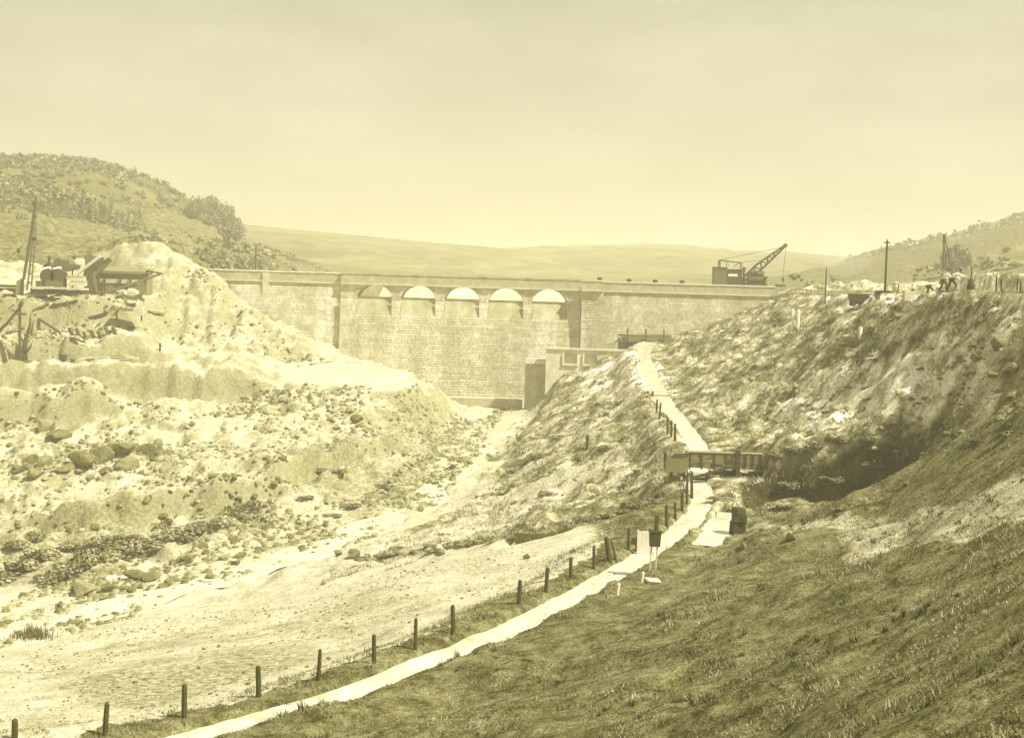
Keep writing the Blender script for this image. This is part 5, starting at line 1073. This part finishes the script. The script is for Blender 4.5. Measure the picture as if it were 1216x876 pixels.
# trees on the left hill
def hill_hit(name, px, py):
    xs, ts, b, d, Z = HILLF[name]
    for q in np.arange(b+1, d, 1.0):
        v = W(px, py, q)
        if hz(name, v.x, q) > v.z: return Vector((v.x, q, hz(name, v.x, q)))
    v = W(px, py, d-1); return Vector((v.x, d-1, hz(name, v.x, d-1)))
def tree(name_h, px, py, wpx, hpx, label, group, meshes=CROWN, nm='tree'):
    p = hill_hit(name_h, px, py); s = wpx*(.5 if meshes is CROWN else .95)*p.y/F; return plant(nm, p-Vector((0, 0, .3)), s, hpx*p.y/F/(1.75 if meshes is CROWN else 1.0), meshes, TRUNK, 'trunk', label, 'tree', group, 'crown')
for i, (px, py, wp, hp2) in enumerate(((237,268,36,44),(252,272,42,48),(266,278,38,46),(280,288,30,36),(228,262,26,28),(245,280,32,34),(272,290,30,30))):
    tree('hill_wooded_left', px, py, wp, hp2, ['tall broad tree at the left of the hilltop clump', 'tallest broad tree in the middle of the hilltop clump', 'broad tree right of the tallest in the hilltop clump', 'lower tree at the right end of the hilltop clump', 'small tree at the left edge of the hilltop clump', 'bushy tree low in front of the hilltop clump', 'low bushy tree at the foot of the clump right side'][i], 'trees of the hilltop clump')
for i in range(36):
    px = -4+i*5.2+r6.uniform(-2, 2); py = 262+r6.uniform(-6, 12)+px*.05
    tree('hill_wooded_left', px, py, r6.uniform(11, 16), r6.uniform(18, 30), 'small conifer in the plantation belt on the left hill', 'conifers of the plantation', CONE, 'conifer_tree')
for i in range(30):
    px = r6.uniform(0, 215); cy = np.interp(px, [0, 60, 120, 165, 200, 225], [184, 188, 194, 206, 222, 238]); py = cy+r6.uniform(1, 34)
    tree('hill_wooded_left', px, py, r6.uniform(9, 18), r6.uniform(7, 12), 'small hazy tree on the upper slope of the left hill', 'trees on the upper left hill')
for i in range(18):
    px = r6.uniform(285, 375); cy = np.interp(px, [275, 300, 340, 375], [281, 291, 303, 317]); tree('hill_wooded_left', px, cy+r6.uniform(2, 8), r6.uniform(9, 16), r6.uniform(6, 10), 'low bush on the tail of the left hill above the dam', 'bushes on the hill tail')
tree('hill_near_right', 1136, 330, 40, 46, 'round dark tree on the hill behind the stooping men', None)
for px, py, wp, hp2, lb in ((1195, 300, 14, 10, 'small bush on the right hill near the photo edge'), (1205, 318, 22, 10, 'wide low bush on the right hill at the edge'), (1185, 322, 16, 6, 'low bush on the right hill left of the wide one')): tree('hill_near_right', px, py, wp, hp2, lb, 'bushes on the right hill', nm='scrub_tree')
for i in range(12): px = r6.uniform(1015, 1110); tree('hill_far_right', px, np.interp(px, [1000, 1030, 1060, 1120], [311, 300, 292, 282])+2+r6.uniform(0, 3), r6.uniform(6, 11), r6.uniform(5, 8), 'tiny far tree along the crest of the right hill', 'trees on the far right crest')

# heath and scrub that reads as one mass on the hills
def hzv(name, x, y):
    xs, ts, b, d, Z = HILLF[name]; t = (y-b)/(d-b); i = np.clip(np.searchsorted(xs, x)-1, 0, len(xs)-2); j = np.clip(np.searchsorted(ts, t)-1, 0, len(ts)-2)
    fx = (x-xs[i])/(xs[i+1]-xs[i]); fy = (t-ts[j])/(ts[j+1]-ts[j]); return (Z[j, i]*(1-fx)+Z[j, i+1]*fx)*(1-fy)+(Z[j+1, i]*(1-fx)+Z[j+1, i+1]*fx)*fy
def scrub(obj_name, name, n_, slo, shi, seed, xr, yr, thr, per=14):
    r = np.random.default_rng(seed); x = r.uniform(*xr, n_*4); y = r.uniform(*yr, n_*4); k_ = fbm(x, y, 30, 4, seed)+.2*r.normal(size=x.size) > thr; x, y = x[k_][:n_], y[k_][:n_]; n_ = len(x); s = slo+(shi-slo)*r.random(n_)**2; z = hzv(name, x, y)
    P = np.stack([x, y, z], -1)[:, None, :]+r.normal(0, .42, (n_, per, 3))*s[:, None, None]*np.array([1, 1, .7]); P[:, :, 2] += .45*s[:, None]; P = P.reshape(-1, 3); N_ = len(P); t1 = r.normal(size=(N_, 3)); t1 /= np.linalg.norm(t1, axis=1)[:, None]; t2 = np.cross(t1, r.normal(size=(N_, 3))); t2 /= np.linalg.norm(t2, axis=1)[:, None]; q = np.repeat(s, per)[:, None]*.42
    V = np.stack([P-t1*q, P+t2*q, P+t1*q, P-t2*q], 1).reshape(-1, 3)
    return tag(np_mesh(obj_name, V, np.arange(len(V)).reshape(-1, 4), M['leaf_far'], tone=np.repeat(np.repeat(r.uniform(.6, 1.6, n_), per), 4)), kind='stuff')
scrub('hill_scrub', 'hill_wooded_left', 9000, .4, 1.3, 7, (-230, -40), (225, 400), -.45)
scrub('hill_scrub', 'hill_near_right', 500, .3, 1.2, 8, (50, 130), (160, 268), .15)
scrub('hill_scrub', 'hill_far_right', 1500, .8, 2.6, 9, (120, 290), (320, 515), .05)
# ---------------------------------------------------------------- grass
def blades(name, n_, cond, y0, y1, hlo, hhi, wid, nb, seed, tone, xr):
    r = np.random.default_rng(seed); x = r.uniform(*xr, n_); u = r.random(n_); y = y0+(y1-y0)*u**1.15
    k_ = cond(x, y, r); x, y = x[k_], y[k_]; n_ = len(x); z = height(x, y); cl_ = fbm(x, y, 1.6, 3, seed+3); hh = (hlo+(hhi-hlo)*r.random(n_)**2)*np.clip(1+cl_*.8, .35, 2.2)
    X = np.repeat(x, nb)+r.normal(0, .07, n_*nb); Y = np.repeat(y, nb)+r.normal(0, .07, n_*nb); Z = np.repeat(z, nb)-.03; H = np.repeat(hh, nb)*r.uniform(.6, 1.2, n_*nb); a = r.uniform(0, 6.28, n_*nb); wv = wid*r.uniform(.7, 1.4, n_*nb)
    lx_ = -.08*H+r.normal(0, .35, n_*nb)*H; ly_ = r.normal(0, .4, n_*nb)*H-.1*H
    V = np.stack([np.stack([X-np.cos(a)*wv, Y-np.sin(a)*wv, Z], -1), np.stack([X+np.cos(a)*wv, Y+np.sin(a)*wv, Z], -1), np.stack([X+lx_, Y+ly_, Z+H], -1)], 1).reshape(-1, 3)
    tn = np.repeat(np.repeat(np.clip(1+fbm(x, y, 3.5, 3, seed+9)*.55, .35, 1.9), nb)*r.uniform(tone[0], tone[1], n_*nb), 3)
    return tag(np_mesh(name, V, np.arange(len(V)).reshape(-1, 3), M['grass'], tone=tn), kind='stuff')
def lxy(y): return np.interp(y, PL[:, 1], PL[:, 0])
inview = lambda x, y: np.abs(x) < y*.45+3
blades('slope_grass', 260000, lambda x, y, r: (x > lxy(y)+1.15) & inview(x, y) & (fbm(x, y, 2.6, 3, 77)+.35*r.normal(size=len(x)) > -.3), 12, 78, .035, .12, .018, 4, 21, (.55, 1.25), (-24, 34))
blades('verge_grass', 60000, lambda x, y, r: (x < lxy(y)-1.1) & (x > lxy(y)-4.2-1.2*r.random(len(x))) & inview(x, y), 36, 84, .06, .20, .018, 4, 22, (.5, 1.3), (-24, 14))
blades('field_grass', 60000, lambda x, y, r: (x < lxy(y)-3.2) & inview(x, y) & (fbm(x, y, 5, 3, 5) > .15), 38, 78, .04, .12, .014, 3, 23, (1.3, 3.2), (-36, 12))
blades('hillside_grass', 110000, lambda x, y, r: (x > lxy(y)+1.4) & inview(x, y) & (fbm(x, y, 3, 3, 6) > -.1), 76, 175, .1, .32, .035, 3, 24, (.7, 2.0), (8, 62))
blades('bank_grass', 60000, lambda x, y, r: (x < lxy(y)-1.2) & (x > np.interp(y, RV[:, 1], RV[:, 0])+6) & (fbm(x, y, 3, 3, 8) > -.1), 78, 168, .1, .3, .035, 3, 25, (.7, 2.0), (-12, 24))
blades('slope_tussocks', 5200, lambda x, y, r: (x > lxy(y)+1.3) & inview(x, y) & (fbm(x, y, 4, 3, 78) > 0) & (y > 20), 13, 80, .09, .24, .02, 22, 26, (.3, .85), (-24, 34))
blades('verge_tussocks', 2600, lambda x, y, r: (np.abs(np.abs(x-lxy(y))-1.35) < .35) & inview(x, y), 38, 110, .16, .34, .02, 16, 27, (.35, 1.0), (-24, 16))
# ---------------------------------------------------------------- haze over the valley
hzm = bpy.data.materials.new('haze'); hzm.use_nodes = True; t_ = hzm.node_tree; t_.nodes.clear()
o_ = t_.nodes.new('ShaderNodeOutputMaterial'); v_ = t_.nodes.new('ShaderNodeVolumePrincipled'); t_.links.new(v_.outputs[0], o_.inputs['Volume'])
v_.inputs['Color'].default_value = (.96, .925, .70, 1); v_.inputs['Density'].default_value = .0011; v_.inputs['Anisotropy'].default_value = .15
b = MB(); b.box((0, 900, 42), (2600, 2600, 130)); hz_o = b.build('haze', hzm); tag(hz_o, kind='stuff')

# steam drifting up behind the slope top
stm = bpy.data.materials.new('steam'); stm.use_nodes = True; t_ = stm.node_tree; t_.nodes.clear()
o_ = t_.nodes.new('ShaderNodeOutputMaterial'); v_ = t_.nodes.new('ShaderNodeVolumeScatter'); t_.links.new(v_.outputs[0], o_.inputs['Volume']); v_.inputs['Color'].default_value = (.97, .94, .8, 1); v_.inputs['Density'].default_value = .03
b = MB(); b.tube([W(985, 338, 190), W(992, 322, 190), W(1001, 309, 190), W(1012, 297, 190), W(1022, 288, 190)], [1.0, 2.2, 3.2, 4.0, 2.5], 14); o = b.build('steam_plume', stm, smooth=True); tag(o, kind='stuff')
